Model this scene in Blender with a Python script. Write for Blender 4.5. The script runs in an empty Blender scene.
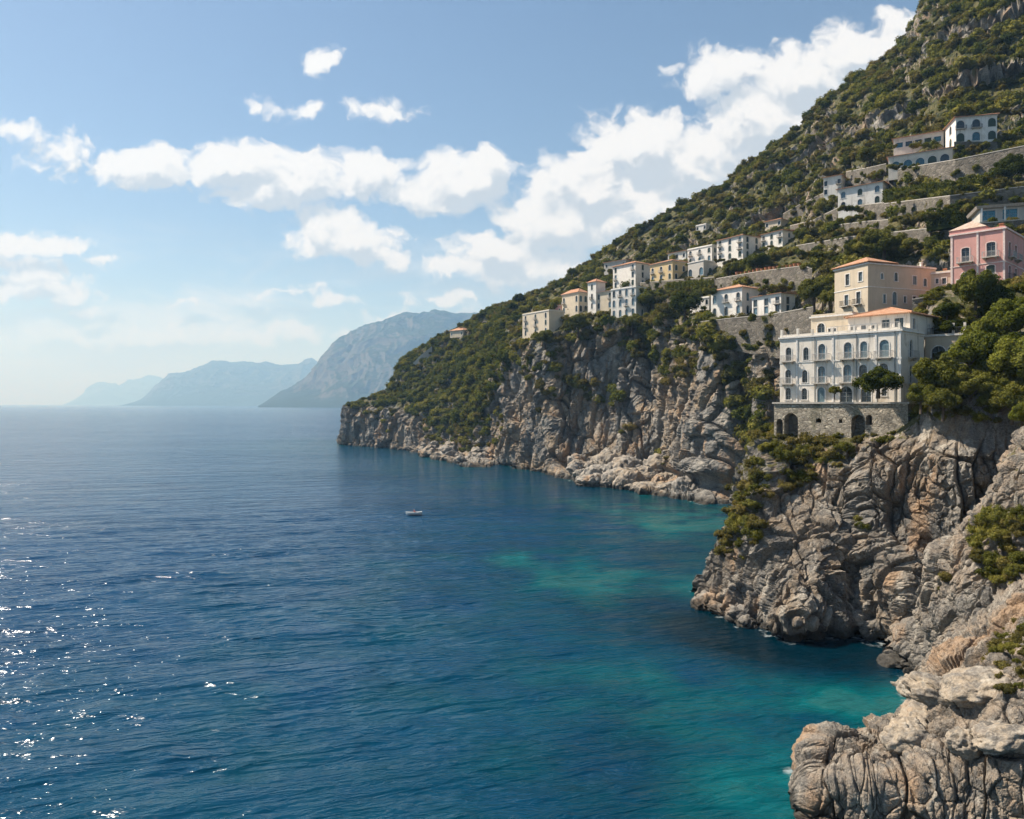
import bpy, math, random
import numpy as np
random.seed(7)
RS = np.random.RandomState(11)
# ---------------------------------------------------------------- picture <-> place
FL, HC, CX, HY = 750.0, 30.0, 512.0, 404.0      # focal length (px), eye height above the sea (m), principal column, horizon row
def P3(x, y, D):
    return np.array([(x - CX) / FL * D, D, HC + (HY - y) / FL * D])
def yz(z, D):
    return HY + (HC - z) * FL / D
SC = bpy.context.scene
COL = SC.collection
EYE = np.eye(3)

# ---------------------------------------------------------------- noise
def _hash(ix, iy, iz, seed):
    h = (ix.astype(np.uint32) * np.uint32(0x8da6b343)) ^ (iy.astype(np.uint32) * np.uint32(0xd8163841)) ^ (iz.astype(np.uint32) * np.uint32(0xcb1ab31f)) ^ np.uint32((seed * 2654435761) & 0xffffffff)
    h ^= h >> np.uint32(15); h *= np.uint32(0x2c1b3c6d); h ^= h >> np.uint32(12); h *= np.uint32(0x297a2d39); h ^= h >> np.uint32(15)
    return h
def _h01(h):
    return (h & np.uint32(0xffffff)).astype(np.float32) / np.float32(0xffffff)
def vnoise(p, seed=0):
    p = p.astype(np.float32); f0 = np.floor(p); f = p - f0; i = f0.astype(np.int32)
    w = f * f * f * (f * (f * 6 - 15) + 10)
    out = 0
    for dx in (0, 1):
        wx = w[:, 0] if dx else 1 - w[:, 0]
        for dy in (0, 1):
            wy = w[:, 1] if dy else 1 - w[:, 1]
            for dz in (0, 1):
                wz = w[:, 2] if dz else 1 - w[:, 2]
                out = out + _h01(_hash(i[:, 0] + dx, i[:, 1] + dy, i[:, 2] + dz, seed)) * (wx * wy * wz)
    return out * 2 - 1
def fbm(p, octs=4, seed=0, gain=0.5, ridged=False):
    a, s, out, n = 1.0, 1.0, 0, 0
    for k in range(octs):
        v = vnoise(p * s + 17.3 * k, seed + k)
        if ridged: v = 1 - 2 * np.abs(v)
        out = out + a * v; n += a; a *= gain; s *= 2.03
    return out / n
def worley(p, seed=0):
    p = p.astype(np.float32); i = np.floor(p).astype(np.int32); f = p - i
    n = len(p); f1 = np.full(n, 9, np.float32); f2 = f1.copy(); cid = np.zeros(n, np.float32); off = np.zeros((n, 3), np.float32)
    for dx in (-1, 0, 1):
        for dy in (-1, 0, 1):
            for dz in (-1, 0, 1):
                h = _hash(i[:, 0] + dx, i[:, 1] + dy, i[:, 2] + dz, seed)
                qx = (h & np.uint32(1023)).astype(np.float32) / 1023 + dx - f[:, 0]
                qy = ((h >> np.uint32(10)) & np.uint32(1023)).astype(np.float32) / 1023 + dy - f[:, 1]
                qz = ((h >> np.uint32(20)) & np.uint32(1023)).astype(np.float32) / 1023 + dz - f[:, 2]
                d = qx * qx + qy * qy + qz * qz
                m = d < f1
                f2 = np.where(m, f1, np.minimum(f2, d))
                cid = np.where(m, _h01(h * np.uint32(747796405) >> np.uint32(3)), cid)
                off[m] = np.stack([qx, qy, qz], -1)[m]
                f1 = np.where(m, d, f1)
    # a plane of its own tilt for every cell: flat broken faces instead of rounded lumps
    t = np.stack([np.modf(cid * 37.7)[0], np.modf(cid * 91.3)[0], np.modf(cid * 53.9)[0]], -1) * 2 - 1
    return np.sqrt(f1), np.sqrt(f2), cid, (t * off).sum(-1)
def sstep(a, b, x):
    t = np.clip((x - a) / (b - a), 0, 1); return t * t * (3 - 2 * t)

# ---------------------------------------------------------------- interpolation and grids
def hermite(xs, ys, xq):
    xs = np.asarray(xs, float); ys = np.asarray(ys, float); sh = ys.shape[1:]; ys = ys.reshape(len(xs), -1)
    h = np.diff(xs)[:, None]; d = np.diff(ys, axis=0) / h
    m = np.zeros_like(ys); m[0] = d[0]; m[-1] = d[-1]
    if len(xs) > 2:
        a, b = d[:-1], d[1:]; s = a * b > 0
        m[1:-1] = np.where(s, 2 * a * b / np.where(s, a + b, 1), 0)
    k = np.clip(np.searchsorted(xs, xq) - 1, 0, len(xs) - 2); hh = h[k]; t = ((xq - xs[k]) / h[k, 0])[:, None]
    o = (2*t**3-3*t**2+1)*ys[k] + (t**3-2*t**2+t)*hh*m[k] + (-2*t**3+3*t**2)*ys[k+1] + (t**3-t**2)*hh*m[k+1]
    return o.reshape((len(xq),) + sh)
def curtain(cols, segs, nx, onward=True):
    """cols: (column, [(row, distance), ...] from the foot up and back); a row given as ('z', height) is a height above the sea."""
    cols = list(cols); x1 = cols[-1][0]
    if onward and x1 > 1000: cols += [(1500, cols[-1][1]), (2300, cols[-1][1])]       # the coast goes on beyond the frame
    xs = np.array([c[0] for c in cols], float)
    A = np.array([[(yz(r[1], D) if isinstance(r, tuple) else r, D) for r, D in c[1]] for c in cols], float)
    # interpolate heights and distances, not rows, so that far backs stay smooth
    Z = HC + (HY - A[..., 0]) / FL * A[..., 1]
    V = np.stack([Z, A[..., 1]], -1)
    xq = np.linspace(xs[0], x1, nx)
    if xs[-1] > x1: xq = np.concatenate([xq, x1 + np.cumsum(np.linspace(1.5, 18, 118))])
    V = hermite(xs, V, xq)
    t = np.concatenate([np.linspace(k, k + 1, n, endpoint=False) for k, n in enumerate(segs)] + [[len(segs)]])
    W = hermite(np.arange(V.shape[1]), V.transpose(1, 0, 2), t)
    D = W[..., 1]; X = (xq[None, :] - CX) / FL * D
    return np.stack([X, D, W[..., 0]], -1)           # rows x columns x 3
def grid_normals(G):
    du = np.gradient(G, axis=1); dv = np.gradient(G, axis=0)
    n = np.cross(du, dv); n /= np.maximum(np.linalg.norm(n, axis=-1, keepdims=True), 1e-9)
    return n
def smooth_grid(G, n=1):
    for _ in range(n):
        H = G.copy()
        H[1:-1] = (G[:-2] + 2 * G[1:-1] + G[2:]) / 4; G = H.copy()
        H[:, 1:-1] = (G[:, :-2] + 2 * G[:, 1:-1] + G[:, 2:]) / 4; G = H
    return G
def mesh_np(name, V, F4, smooth=True, attrs=None):
    me = bpy.data.meshes.new(name)
    V = np.ascontiguousarray(V, np.float32); n = F4.shape[0]; k = F4.shape[1]
    me.vertices.add(len(V)); me.vertices.foreach_set('co', V.ravel())
    me.loops.add(n * k); me.loops.foreach_set('vertex_index', np.ascontiguousarray(F4, np.int32).ravel())
    me.polygons.add(n); me.polygons.foreach_set('loop_start', np.arange(0, n * k, k, dtype=np.int32))
    me.update(calc_edges=True)
    me.polygons.foreach_set('use_smooth', np.full(n, smooth))
    for an, av in (attrs or {}).items():
        a = me.attributes.new(an, 'FLOAT', 'POINT'); a.data.foreach_set('value', np.ascontiguousarray(av, np.float32).ravel())
    me.validate(); return me
def grid_faces(ny, nx):
    i = np.arange(ny * nx).reshape(ny, nx)
    return np.stack([i[:-1, :-1], i[:-1, 1:], i[1:, 1:], i[1:, :-1]], -1).reshape(-1, 4)
def link(name, me, mat=None, parent=None, loc=None, rz=None):
    o = bpy.data.objects.new(name, me); COL.objects.link(o)
    if mat is not None and me is not None and not me.materials: me.materials.append(mat)
    if parent is not None: o.parent = parent
    if loc is not None: o.location = [float(v) for v in loc]
    if rz is not None: o.rotation_euler = (0, 0, rz)
    return o
def tag(o, label=None, cat=None, group=None, kind=None):
    if label: o['label'] = label
    if cat: o['category'] = cat
    if group: o['group'] = group
    if kind: o['kind'] = kind
    return o

# ---------------------------------------------------------------- shader helper
class NT:
    def __init__(s, tree): s.t = tree
    def n(s, kind, **kw):
        nd = s.t.nodes.new(kind)
        for k, v in kw.items():
            if k == 'ins':
                for a, b in v.items():
                    sock = nd.inputs[a]
                    if isinstance(b, bpy.types.NodeSocket): s.t.links.new(b, sock)
                    elif isinstance(b, bpy.types.Node): s.t.links.new(b.outputs[0], sock)
                    else: sock.default_value = b
            else: setattr(nd, k, v)
        return nd
    def math(s, op, a, b=0.0, c=None, clamp=False):
        d = {0: a, 1: b}
        if c is not None: d[2] = c
        return s.n('ShaderNodeMath', operation=op, use_clamp=clamp, ins=d).outputs[0]
    def vm(s, op, a, b=None, c=None, out=0):
        d = {0: a}
        if b is not None: d[1] = b
        if c is not None: d[2] = c
        return s.n('ShaderNodeVectorMath', operation=op, ins=d).outputs[out]
    def mix(s, f, a, b, mode='MIX'):
        nd = s.n('ShaderNodeMix', data_type='RGBA', blend_type=mode, clamp_factor=True)
        for sock, v in ((nd.inputs[0], f), (nd.inputs[6], a), (nd.inputs[7], b)):
            if isinstance(v, bpy.types.NodeSocket): s.t.links.new(v, sock)
            elif isinstance(v, tuple): sock.default_value = v if len(v) == 4 else v + (1,)
            else: sock.default_value = v
        return nd.outputs[2]
    def noise(s, vec, scale, detail=4, rough=0.55, dist=0.0):
        return s.n('ShaderNodeTexNoise', ins={'Vector': vec, 'Scale': scale, 'Detail': detail, 'Roughness': rough, 'Distortion': dist}).outputs[0]
    def ramp(s, f, stops):
        r = s.n('ShaderNodeValToRGB', ins={0: f}); e = r.color_ramp.elements
        while len(e) < len(stops): e.new(0.5)
        for k, (p, c) in enumerate(stops):
            e[k].position = p; e[k].color = c if len(c) == 4 else tuple(c) + (1,)
        return r.outputs[0]
    def rng(s, v, a, b, lo=0.0, hi=1.0, mode='SMOOTHSTEP'):
        return s.n('ShaderNodeMapRange', interpolation_type=mode, ins={0: v, 1: a, 2: b, 3: lo, 4: hi}).outputs[0]
def new_mat(name):
    m = bpy.data.materials.new(name); m.use_nodes = True; t = m.node_tree; t.nodes.clear()
    n = NT(t); out = n.n('ShaderNodeOutputMaterial')
    return m, n, out
def principled(n, out, **ins):
    b = n.n('ShaderNodeBsdfPrincipled', ins=ins); n.t.links.new(b.outputs[0], out.inputs[0]); return b
def objco(n): return n.n('ShaderNodeTexCoord').outputs['Object']
def mapped(n, v, sc): return n.vm('MULTIPLY', v, sc)

def mat_rock(name, grey=(0.19, 0.178, 0.158), tan=(0.31, 0.215, 0.12), dark=(0.065, 0.06, 0.055), fine=1.0, tanbias=0.0, bump=0.6):
    m, n, out = new_mat(name); co = n.n('ShaderNodeNewGeometry').outputs['Position']
    big = n.noise(co, 0.045, 5, 0.6, 0.6)
    col = n.mix(n.rng(big, 0.46 - tanbias, 0.57 - tanbias), grey, tan)
    mid = n.noise(co, 0.35 * fine, 5, 0.65)
    col = n.mix(n.rng(mid, 0.36, 0.60, 0.80, 0.0), col, dark)
    pale = n.noise(mapped(n, co, (1.3, 1.3, 0.35)), 0.28 * fine, 4, 0.6, 0.4)
    col = n.mix(n.rng(pale, 0.52, 0.64, 0.0, 0.8), col, (0.40, 0.35, 0.28))
    st = n.noise(mapped(n, co, (1, 1, 0.07)), 0.5 * fine, 5, 0.6)
    col = n.mix(n.rng(st, 0.53, 0.63, 0.0, 0.75), col, (0.06, 0.056, 0.052))
    iron = n.noise(mapped(n, co, (1, 1, 0.4)), 0.12, 4, 0.65)
    col = n.mix(n.rng(iron, 0.55, 0.66, 0.0, 0.75), col, (0.36, 0.20, 0.085))
    gr = n.noise(co, 4.0 * fine, 3, 0.7)
    col = n.mix(n.rng(gr, 0.3, 0.7, 0.0, 1.0, 'LINEAR'), n.mix(0.45, col, (0.05, 0.047, 0.043)), n.mix(0.25, col, (0.55, 0.52, 0.46)))
    # ground cover where the slope carries soil
    veg = n.n('ShaderNodeAttribute', attribute_name='veg').outputs['Fac']
    vn = n.noise(co, 0.9 * fine, 4, 0.65)
    vf = n.rng(n.math('ADD', veg, n.math('MULTIPLY', n.math('SUBTRACT', vn, 0.5), 1.4)), 0.42, 0.6)
    vcol = n.mix(n.rng(n.noise(co, 0.5 * fine, 5, 0.6), 0.35, 0.65), (0.042, 0.047, 0.015), (0.115, 0.098, 0.038))
    col = n.mix(vf, col, vcol)
    # sea-wet and weed-dark band at the waterline
    z = n.n('ShaderNodeSeparateXYZ', ins={0: co}).outputs[2]
    wz = n.math('ADD', z, n.math('MULTIPLY', n.noise(co, 0.6, 4, 0.6), -2.2))
    col = n.mix(n.rng(wz, -0.5, 1.0, 0.9, 0.0), col, (0.028, 0.026, 0.022))
    h = n.math('ADD', n.math('MULTIPLY', n.noise(co, 0.9 * fine, 7, 0.68, 0.3), 1.0),
               n.math('MULTIPLY', n.n('ShaderNodeTexVoronoi', feature='DISTANCE_TO_EDGE', ins={'Vector': n.vm('ADD', co, n.vm('MULTIPLY', n.n('ShaderNodeTexNoise', ins={'Vector': co, 'Scale': 1.2 * fine}).outputs[1], (1.2, 1.2, 1.2))), 'Scale': 0.55 * fine}).outputs[0], 0.7))
    bp = n.n('ShaderNodeBump', ins={'Strength': bump, 'Distance': 0.8 / fine, 'Height': h})
    principled(n, out, **{'Base Color': col, 'Roughness': 0.92, 'Normal': bp.outputs[0], 'Specular IOR Level': 0.2})
    return m
# ================================================================ terrain
ROCK_FAR = mat_rock('rock_far', bump=0.7, fine=0.6, tanbias=0.02)
ROCK_MID = mat_rock('rock_mid', fine=1.1, tanbias=0.03, grey=(0.115, 0.103, 0.086), tan=(0.205, 0.138, 0.076))
ROCK_NEAR = mat_rock('rock_near', fine=2.2, tanbias=0.04, grey=(0.20, 0.180, 0.152), tan=(0.265, 0.195, 0.13), bump=0.8)

A_IN = [
 (343, 560, (443.5,561),(443,562),(442.5,563),(442,564),(441.5,566)),
 (349, 552, (435,553),(425,555),(420,557),(416,560),(414,563)),
 (356, 545, (430,547),(416,549),(411,552),(408,557),(406,562)),
 (370, 532, (428,535),(414,537),(408,542),(404,550),(400,560)),
 (395, 505, (432,508),(420,511),(408,522),(400,538),(394,556)),
 (403, 498, (432,502),(421,506),(405,520),(390,545),(376,570)),
 (430, 448, (438,474),(428,478),(405,500),(375,535),(347,580), 3.5, 18),
 (465, 375, (440,425),(425,432),(395,465),(360,505),(329,560), 4.5, 38),
 (480, 362, (430,402),(400,408),(380,435),(350,490),(321,550), 4.5, 28),
 (500, 372, (425,378),(385,384),(365,405),(340,460),(310,530)),
 (530, 345, (420,352),(362,358),(345,375),(320,420),(298,500)),
 (560, 322, (410,331),(345,337),(330,352),(308,400),(286,480)),
 (575, 300, (408,329),(338,334),(324,349),(302,394),(277,475), 3.0, 17),
 (600, 278, (405,319),(332,326),(316,342),(290,385),(260,465), 5.0, 30),
 (640, 259, (405,306),(328,313),(308,330),(275,370),(233,450), 5.5, 33),
 (680, 243, (410,277),(332,284),(310,300),(265,350),(211,440), 4.5, 21),
 (720, 231, (415,248),(335,255),(305,275),(255,330),(194,430), 3.5, 8),
 (760, 222, (410,229),(335,236),(300,252),(245,310),(163,425)),
 (800, 212, (405,218),(335,222),(295,238),(230,300),(135,420)),
 (850, 200, (400,204),(340,208),(290,218),(200,275),(93,425)),
 (905, 190, (390,192),(335,195),(280,202),(180,255),(57,430)),
 (945, 182, (380,184),(325,186),(265,194),(150,250),(7,430)),
 (985, 178, (370,180),(310,182),(245,190),(130,248),(-45,430)),
 (1040, 172, (360,174),(300,176),(230,186),(110,245),(-110,430)),
 (1150, 165, (350,167),(290,170),(210,180),(80,240),(-200,430)),
]
def colA(r):
    x, D, mid, top, a, b, sky = r[:7]; fz, fd = (r[7], r[8]) if len(r) > 7 else (3.2, 2.0)
    zs = HC + (HY - sky[0]) / FL * sky[1]
    return (x, [(('z', -7), D - 6), (('z', -0.2), D), (('z', fz if zs > 8 else 0.4), D + fd), mid, top, a, b, sky,
                (('z', zs * 0.85), sky[1] + 10 + 0.5 * zs), (('z', -8), sky[1] + 20 + 1.8 * zs)])
def shift_by(G, amt):
    return G + grid_normals(smooth_grid(G, 3)) * amt[..., None]
def outward(G):
    """+1 or -1 so that positive amounts push the rock out of the hill"""
    n = grid_normals(smooth_grid(G, 3))[6:-20, 4:-4]; c = np.array([0, 0, HC + 60]) - G[6:-20, 4:-4]
    return 1.0 if np.mean(np.sign((n * c).sum(-1))) > 0 else -1.0
def rockify(G, scale, amps, seed, slope_keep=0.3, protect=None, rnd=0.15, joint=1.0):
    """buttresses, joints, blocks and ledges, as real relief; amps in metres: buttress, block, small block, fine"""
    sg = outward(G); sh = G.shape[:2]
    p = G.reshape(-1, 3)
    nz = np.abs(grid_normals(smooth_grid(G, 4))[..., 2]).ravel()
    steep = slope_keep + (1 - slope_keep) * sstep(0.85, 0.5, nz)
    s = scale
    q = p / s
    warp = np.stack([fbm(q * 0.5, 3, seed + 90), fbm(q * 0.5 + 9, 3, seed + 91), fbm(q * 0.5 + 31, 3, seed + 92)], -1) * 0.28
    q = q + warp
    an = np.array([1, 1, 0.38])
    butt = fbm(q * 0.34 * an, 3, seed, ridged=True)
    f1, f2, cid, pl = worley(q * np.array([1.0, 1.0, 0.55]), seed + 5)
    blk = (cid - 0.5) * 1.1 + sstep(0.0, 0.05, f2 - f1) * 0.8 + pl * 1.5 * (1 - .6 * rnd) + rnd * (1 - 1.9 * f1 * f1) * 1.1
    g1, g2, cid2, pl2 = worley(q * np.array([2.7, 2.7, 1.7]) + 5, seed + 6)
    blk2 = (cid2 - 0.5) * 1.1 + sstep(0.0, 0.10, g2 - g1) * 0.5 + pl2 * 1.7 * (1 - .7 * rnd) + rnd * (1 - 1.9 * g1 * g1) * 1.1
    h1, h2, cid3, pl3 = worley(q * np.array([6.3, 6.3, 4.5]) + 15, seed + 16)
    blk2 = blk2 + 0.5 * ((cid3 - 0.5) + sstep(0.0, 0.14, h2 - h1) * 0.4 + pl3 * 1.8 * (1 - .8 * rnd) + rnd * (1 - 1.9 * h1 * h1))
    j1, j2, cid4, pl4 = worley(q * np.array([1.7, 1.7, 0.2]) + 40, seed + 26)
    blk = blk + joint * (.55 * (cid4 - .5) * 1.2 - .75 * sstep(0.10, 0.0, j2 - j1) + .7 * pl4)
    bed = p[:, 2] / s * 1.9 + .35 * vnoise(p / s * .35, seed + 30); bed = bed - np.floor(bed)
    blk2 = blk2 + (.30 if scale > 10 else .10) * (np.where(bed < .8, bed / .8, (1 - bed) / .2) - .5)
    fine = fbm(q * 9.0, 4, seed + 7, 0.6, ridged=True)
    amt = (butt * amps[0] + blk * amps[1] + blk2 * amps[2] + fine * amps[3]) * steep
    if protect is not None: amt = amt * protect.ravel()
    return shift_by(G, sg * amt.reshape(sh))

def finish(G, name, mat, vegfun, label_kind='structure'):
    n = grid_normals(G); n = n * outward(G)
    px = CX + G[..., 0] / G[..., 1] * FL; py = HY - (G[..., 2] - HC) / G[..., 1] * FL
    veg = vegfun(px, py, G, n)
    F = grid_faces(*G.shape[:2])
    if outward(G) < 0: F = F[:, ::-1]
    me = mesh_np(name, G.reshape(-1, 3), F, False, {'veg': veg})
    o = link(name, me, mat); o['kind'] = label_kind
    return dict(G=G, n=n, px=px, py=py, veg=veg, ob=o)

# ---- the long cliff with the village slope above it
GA = curtain([colA(r) for r in A_IN], [4, 16, 74, 92, 40, 76, 120, 10, 8], 980)
pxA = CX + GA[..., 0] / GA[..., 1] * FL; pyA = HY - (GA[..., 2] - HC) / GA[..., 1] * FL
# rock bands and ledges across the high slope
ZA = GA[..., 2]; nn = fbm(GA.reshape(-1, 3) / 60, 4, 33).reshape(ZA.shape)
tt = (ZA - 0.10 * GA[..., 0] + 16 * nn) / 34.0
saw = (tt - np.floor(tt)); step = np.where(saw < 0.72, saw / 0.72, (1 - saw) / 0.28)
hi = sstep(100, 70, pyA) * sstep(700, 840, pxA) + 0.45 * sstep(640, 760, pxA) * sstep(270, 230, pyA)
hi = np.clip(hi, 0, 1) * sstep(0, 30, pyA - np.interp(pxA, [r[0] for r in A_IN], [r[6][0] for r in A_IN]) + 4)
GA[..., 1] += (step * 11 - 4) * hi
# a gully between the village and the near houses, a recess in the cliff and the spur behind it
gul = np.exp(-((pxA - 662) / 22) ** 2) * sstep(500, 330, pyA) * sstep(255, 330, pyA) * 9 + np.exp(-((pxA - 752) / 16) ** 2) * sstep(270, 330, pyA) * 8
GA[..., 1] += gul - np.exp(-((pxA - 636) / 17) ** 2) * sstep(320, 360, pyA) * sstep(480, 440, pyA) * 7 - np.exp(-((pxA - 712) / 20) ** 2) * sstep(330, 370, pyA) * 6
GA[..., 0] = (pxA - CX) / FL * GA[..., 1]; GA[..., 2] = HC + (HY - pyA) / FL * GA[..., 1]
GA = rockify(GA, 17.0, (4.2, 1.9, 0.95, 0.45), 3, 0.22, None, 0.0, 1.6)
TOPX = [343, 356, 395, 430, 455, 470, 490, 510, 535, 560, 600, 640, 665, 690, 705, 725, 745, 765, 1150]
TOPY = [408, 403, 406, 424, 436, 418, 396, 378, 356, 347, 345, 326, 335, 345, 352, 345, 338, 338, 338]
def vegA(px, py, G, n):
    lim = np.interp(px, TOPX, TOPY)
    v = sstep(16, -14, py - lim)
    stp = sstep(0.35, 0.62, n[..., 2])
    nz = fbm(G.reshape(-1, 3) / 22, 4, 71).reshape(px.shape)
    low = np.clip((nz - 0.22) * 3, 0, 1) * 0.5 * sstep(0.25, 0.5, n[..., 2])
    return np.clip(v * (0.25 + 0.75 * stp) + low * (1 - v), 0, 1) * sstep(2.5, 6, G[..., 2])
TA = finish(GA, 'hillside', ROCK_FAR, vegA)

# ---- the near headland that carries the big white house
B_IN = [
 (699, 113, [(600,113.5),(597,114.5),(('z',1),116),(('z',.5),117),(('z',-2),119),(('z',-6),121)]),
 (708, 111, [(597,112.5),(581,115),(('z',5),117),(('z',3),119),(('z',-2),122),(('z',-6),126)]),
 (722, 107.5, [(588,111),(558,116),(('z',8),119),(('z',5),123),(('z',-2),128),(('z',-6),134)]),
 (738, 104, [(575,109),(534,116),(('z',12),120),(('z',8),126),(('z',0),134),(('z',-6),142)]),
 (750, 102, [(565,108),(500,116.5),(('z',17),122),(('z',13),130),(('z',3),142),(('z',-6),150)]),
 (762, 100.5, [(550,107),(472,117),(('z',20),124),(('z',17),134),(('z',7),146),(('z',-6),156)]),
 (774, 99.5, [(540,106),(447,117),(('z',24),124),(('z',24),136),(('z',20),150),(('z',5),162)]),
 (790, 99, [(530,105.5),(446,118.3),(('z',25),121),(('z',29.6),136),(('z',33),150),(('z',30),180)]),
 (840, 98, [(530,103),(444,112.5),(('z',25),115.5),(('z',29.6),131),(('z',44.5),141),(('z',50),180)]),
 (880, 97, [(528,101.5),(440,108.3),(('z',25.5),111),(('z',29.6),126),(('z',44),140),(('z',51),180)]),
 (905, 95.5, [(525,100),(430,105.3),(('z',27.5),109),(('z',30.5),122),(('z',44.2),138),(('z',52),180)]),
 (940, 94, [(520,98),(404,102),(('z',32),107),(('z',40),118),(('z',49.5),130),(('z',53),180)]),
 (980, 92, [(510,96),(395,99),(('z',33),104),(('z',41),115),(('z',49.5),127),(('z',54),180)]),
 (1030, 90, [(500,94),(390,97),(('z',34),101),(('z',42),112),(('z',50),125),(('z',56),180)]),
 (1120, 88, [(490,92),(385,95),(('z',35),99),(('z',43),110),(('z',51),122),(('z',58),180)]),
]
GB = curtain([(x + max(0, 775 - x) * .19, [(('z', -6), D - 5), (('z', -0.2), D), (('z', 2.0 if x > 710 else 0.5), D + (-1.5 if 770 < x < 920 else 1.5))] + r) for x, D, r in B_IN],
             [4, 20, 120, 130, 26, 24, 30, 12], 600)
pxB = CX + GB[..., 0] / GB[..., 1] * FL; pyB = HY - (GB[..., 2] - HC) / GB[..., 1] * FL
# rounded buttress, clefts and the deep joint of the headland
dB = -np.exp(-((pxB - 845) / 16) ** 2) * -2.2 * sstep(470, 540, pyB) - np.exp(-((pxB - 800) / 26) ** 2) * 3.0 * sstep(500, 580, pyB) \
     + np.exp(-((pxB - 862 - (pyB - 500) * 0.05) / 5) ** 2) * 2.6 * sstep(440, 480, pyB) - np.exp(-((pxB - 905) / 26) ** 2 - ((pyB - 580) / 50) ** 2) * 2.5
lowB = (GB[..., 2] < 29) & (GB[..., 1] < 121)
GB[..., 1] += dB * lowB
GB[..., 0] = (pxB - CX) / FL * GB[..., 1]; GB[..., 2] = np.where(lowB, HC + (HY - pyB) / FL * GB[..., 1], GB[..., 2])
protB = np.where(GB[..., 2] > 22, 1 - .88 * sstep(22, 26, GB[..., 2]), 1.0) * np.where(GB[..., 2] > -1, 1, 0.4)
GB = rockify(GB, 6.5, (2.3, 1.0, 0.5, 0.22), 21, 0.5, protB, 0.0, 1.2)
def vegB(px, py, G, n):
    stp = sstep(0.30, 0.6, n[..., 2])
    nz = fbm(G.reshape(-1, 3) / 7, 4, 72).reshape(px.shape)
    up = sstep(22, 29, G[..., 2]) * 0.7
    edge = sstep(70, 10, py - np.interp(px, [700, 745, 775, 800, 900, 1100], [590, 500, 445, 440, 405, 385])) * sstep(880, 840, px) * 0.65
    return np.clip((up + edge + nz * 0.5) * stp + 0.3 * edge, 0, 1) * sstep(6, 10, G[..., 2])
TB = finish(GB, 'headland', ROCK_MID, vegB)

# ---- the foreground rocks: a spur and, nearest the eye, a shelf
C2_IN = [
 (897, 88, [(656,88.5),(650,89),(('z',0),90),(('z',-3),92),(('z',-5),94)]),
 (908, 85, [(662,86.5),(645,88.5),(('z',1.0),90),(('z',-2),93),(('z',-5),96)]),
 (920, 82, [(665,84),(632,87),(('z',2.5),89),(('z',-1),94),(('z',-5),99)]),
 (936, 78.5, [(655,81),(608,85),(('z',5),87),(('z',0),93),(('z',-5),100)]),
 (952, 76, [(640,78.5),(582,83),(('z',8),85),(('z',3),92),(('z',-4),101)]),
 (972, 73.5, [(622,76),(552,80.5),(('z',12),83),(('z',8),90),(('z',0),100)]),
 (992, 71.5, [(600,74),(518,79),(('z',16.5),82),(('z',14),89),(('z',8),99)]),
 (1014, 70, [(590,72.5),(490,77),(('z',21),80),(('z',20),87),(('z',18),97)]),
 (1044, 68, [(570,71),(448,75),(('z',26),78),(('z',26),85),(('z',25),97)]),
 (1125, 66, [(540,69),(400,73),(('z',30),76),(('z',31),85),(('z',31),97)]),
]
GC2 = curtain([(x, [(('z', -5), D - 4), (('z', -0.2), D)] + r) for x, D, r in C2_IN], [4, 140, 150, 12, 10, 8], 360)
GC2 = rockify(GC2, 4.2, (1.3, 1.0, 0.36, 0.07), 41, 0.75, None, .45, .45)
def vegC(px, py, G, n):
    nz = fbm(G.reshape(-1, 3) / 4, 4, 73).reshape(px.shape)
    return np.clip((nz * 1.2 + 0.25) * sstep(0.3, 0.6, n[..., 2]) * sstep(960, 1000, px), 0, 1) * sstep(6, 9, G[..., 2])
TC2 = finish(GC2, 'rock_spur', ROCK_NEAR, vegC)
C1_IN = [
 (817, 54.5, [(815,54.8),(800,55.2),(('z',.4),56),(('z',-2),57),(('z',-5),58)]),
 (821, 54, [(790,54.6),(756,57),(('z',1.6),60),(('z',-2),63),(('z',-5),65)]),
 (846, 53, [(780,53.8),(747,59),(('z',1.6),62),(('z',-2),65),(('z',-5),68)]),
 (878, 52, [(778,53.2),(756,59.5),(('z',1.6),63),(('z',-2),66),(('z',-5),69)]),
 (900, 51, [(772,52.8),(752,60),(('z',2),64),(('z',-1),68),(('z',-5),71)]),
 (918, 50.5, [(765,52.6),(738,61.5),(('z',3),66),(('z',0),70),(('z',-5),74)]),
 (942, 50, [(755,52.4),(710,63.5),(('z',5),67),(('z',3),72),(('z',-3),77)]),
 (972, 49, [(738,52),(678,64.5),(('z',7.5),68),(('z',7),73),(('z',4),79)]),
 (1002, 48, [(725,51),(650,65),(('z',9.5),69),(('z',9.5),74),(('z',8.5),81)]),
 (1042, 47, [(705,50),(604,65),(('z',13.5),69),(('z',14.5),74),(('z',14.5),81)]),
 (1125, 45, [(680,48),(550,63),(('z',17.5),68),(('z',19.5),74),(('z',20.5),81)]),
]
GC1 = curtain([(x, [(('z', -5), D - 2.5), (('z', -0.2), D)] + r) for x, D, r in C1_IN], [6, 110, 150, 14, 10, 8], 470)
GC1 = rockify(GC1, 3.4, (0.8, 0.85, 0.30, 0.06), 57, 0.8, None, .6, .25)
def vegC1(px, py, G, n):
    nz = fbm(G.reshape(-1, 3) / 3, 4, 74).reshape(px.shape)
    return np.clip((nz * 1.3) * sstep(0.3, 0.6, n[..., 2]) * sstep(975, 1010, px), 0, 1) * sstep(6, 8, G[..., 2])
TC1 = finish(GC1, 'rock_shelf', ROCK_NEAR, vegC1)
TERR = [TA, TB, TC2, TC1]

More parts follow.
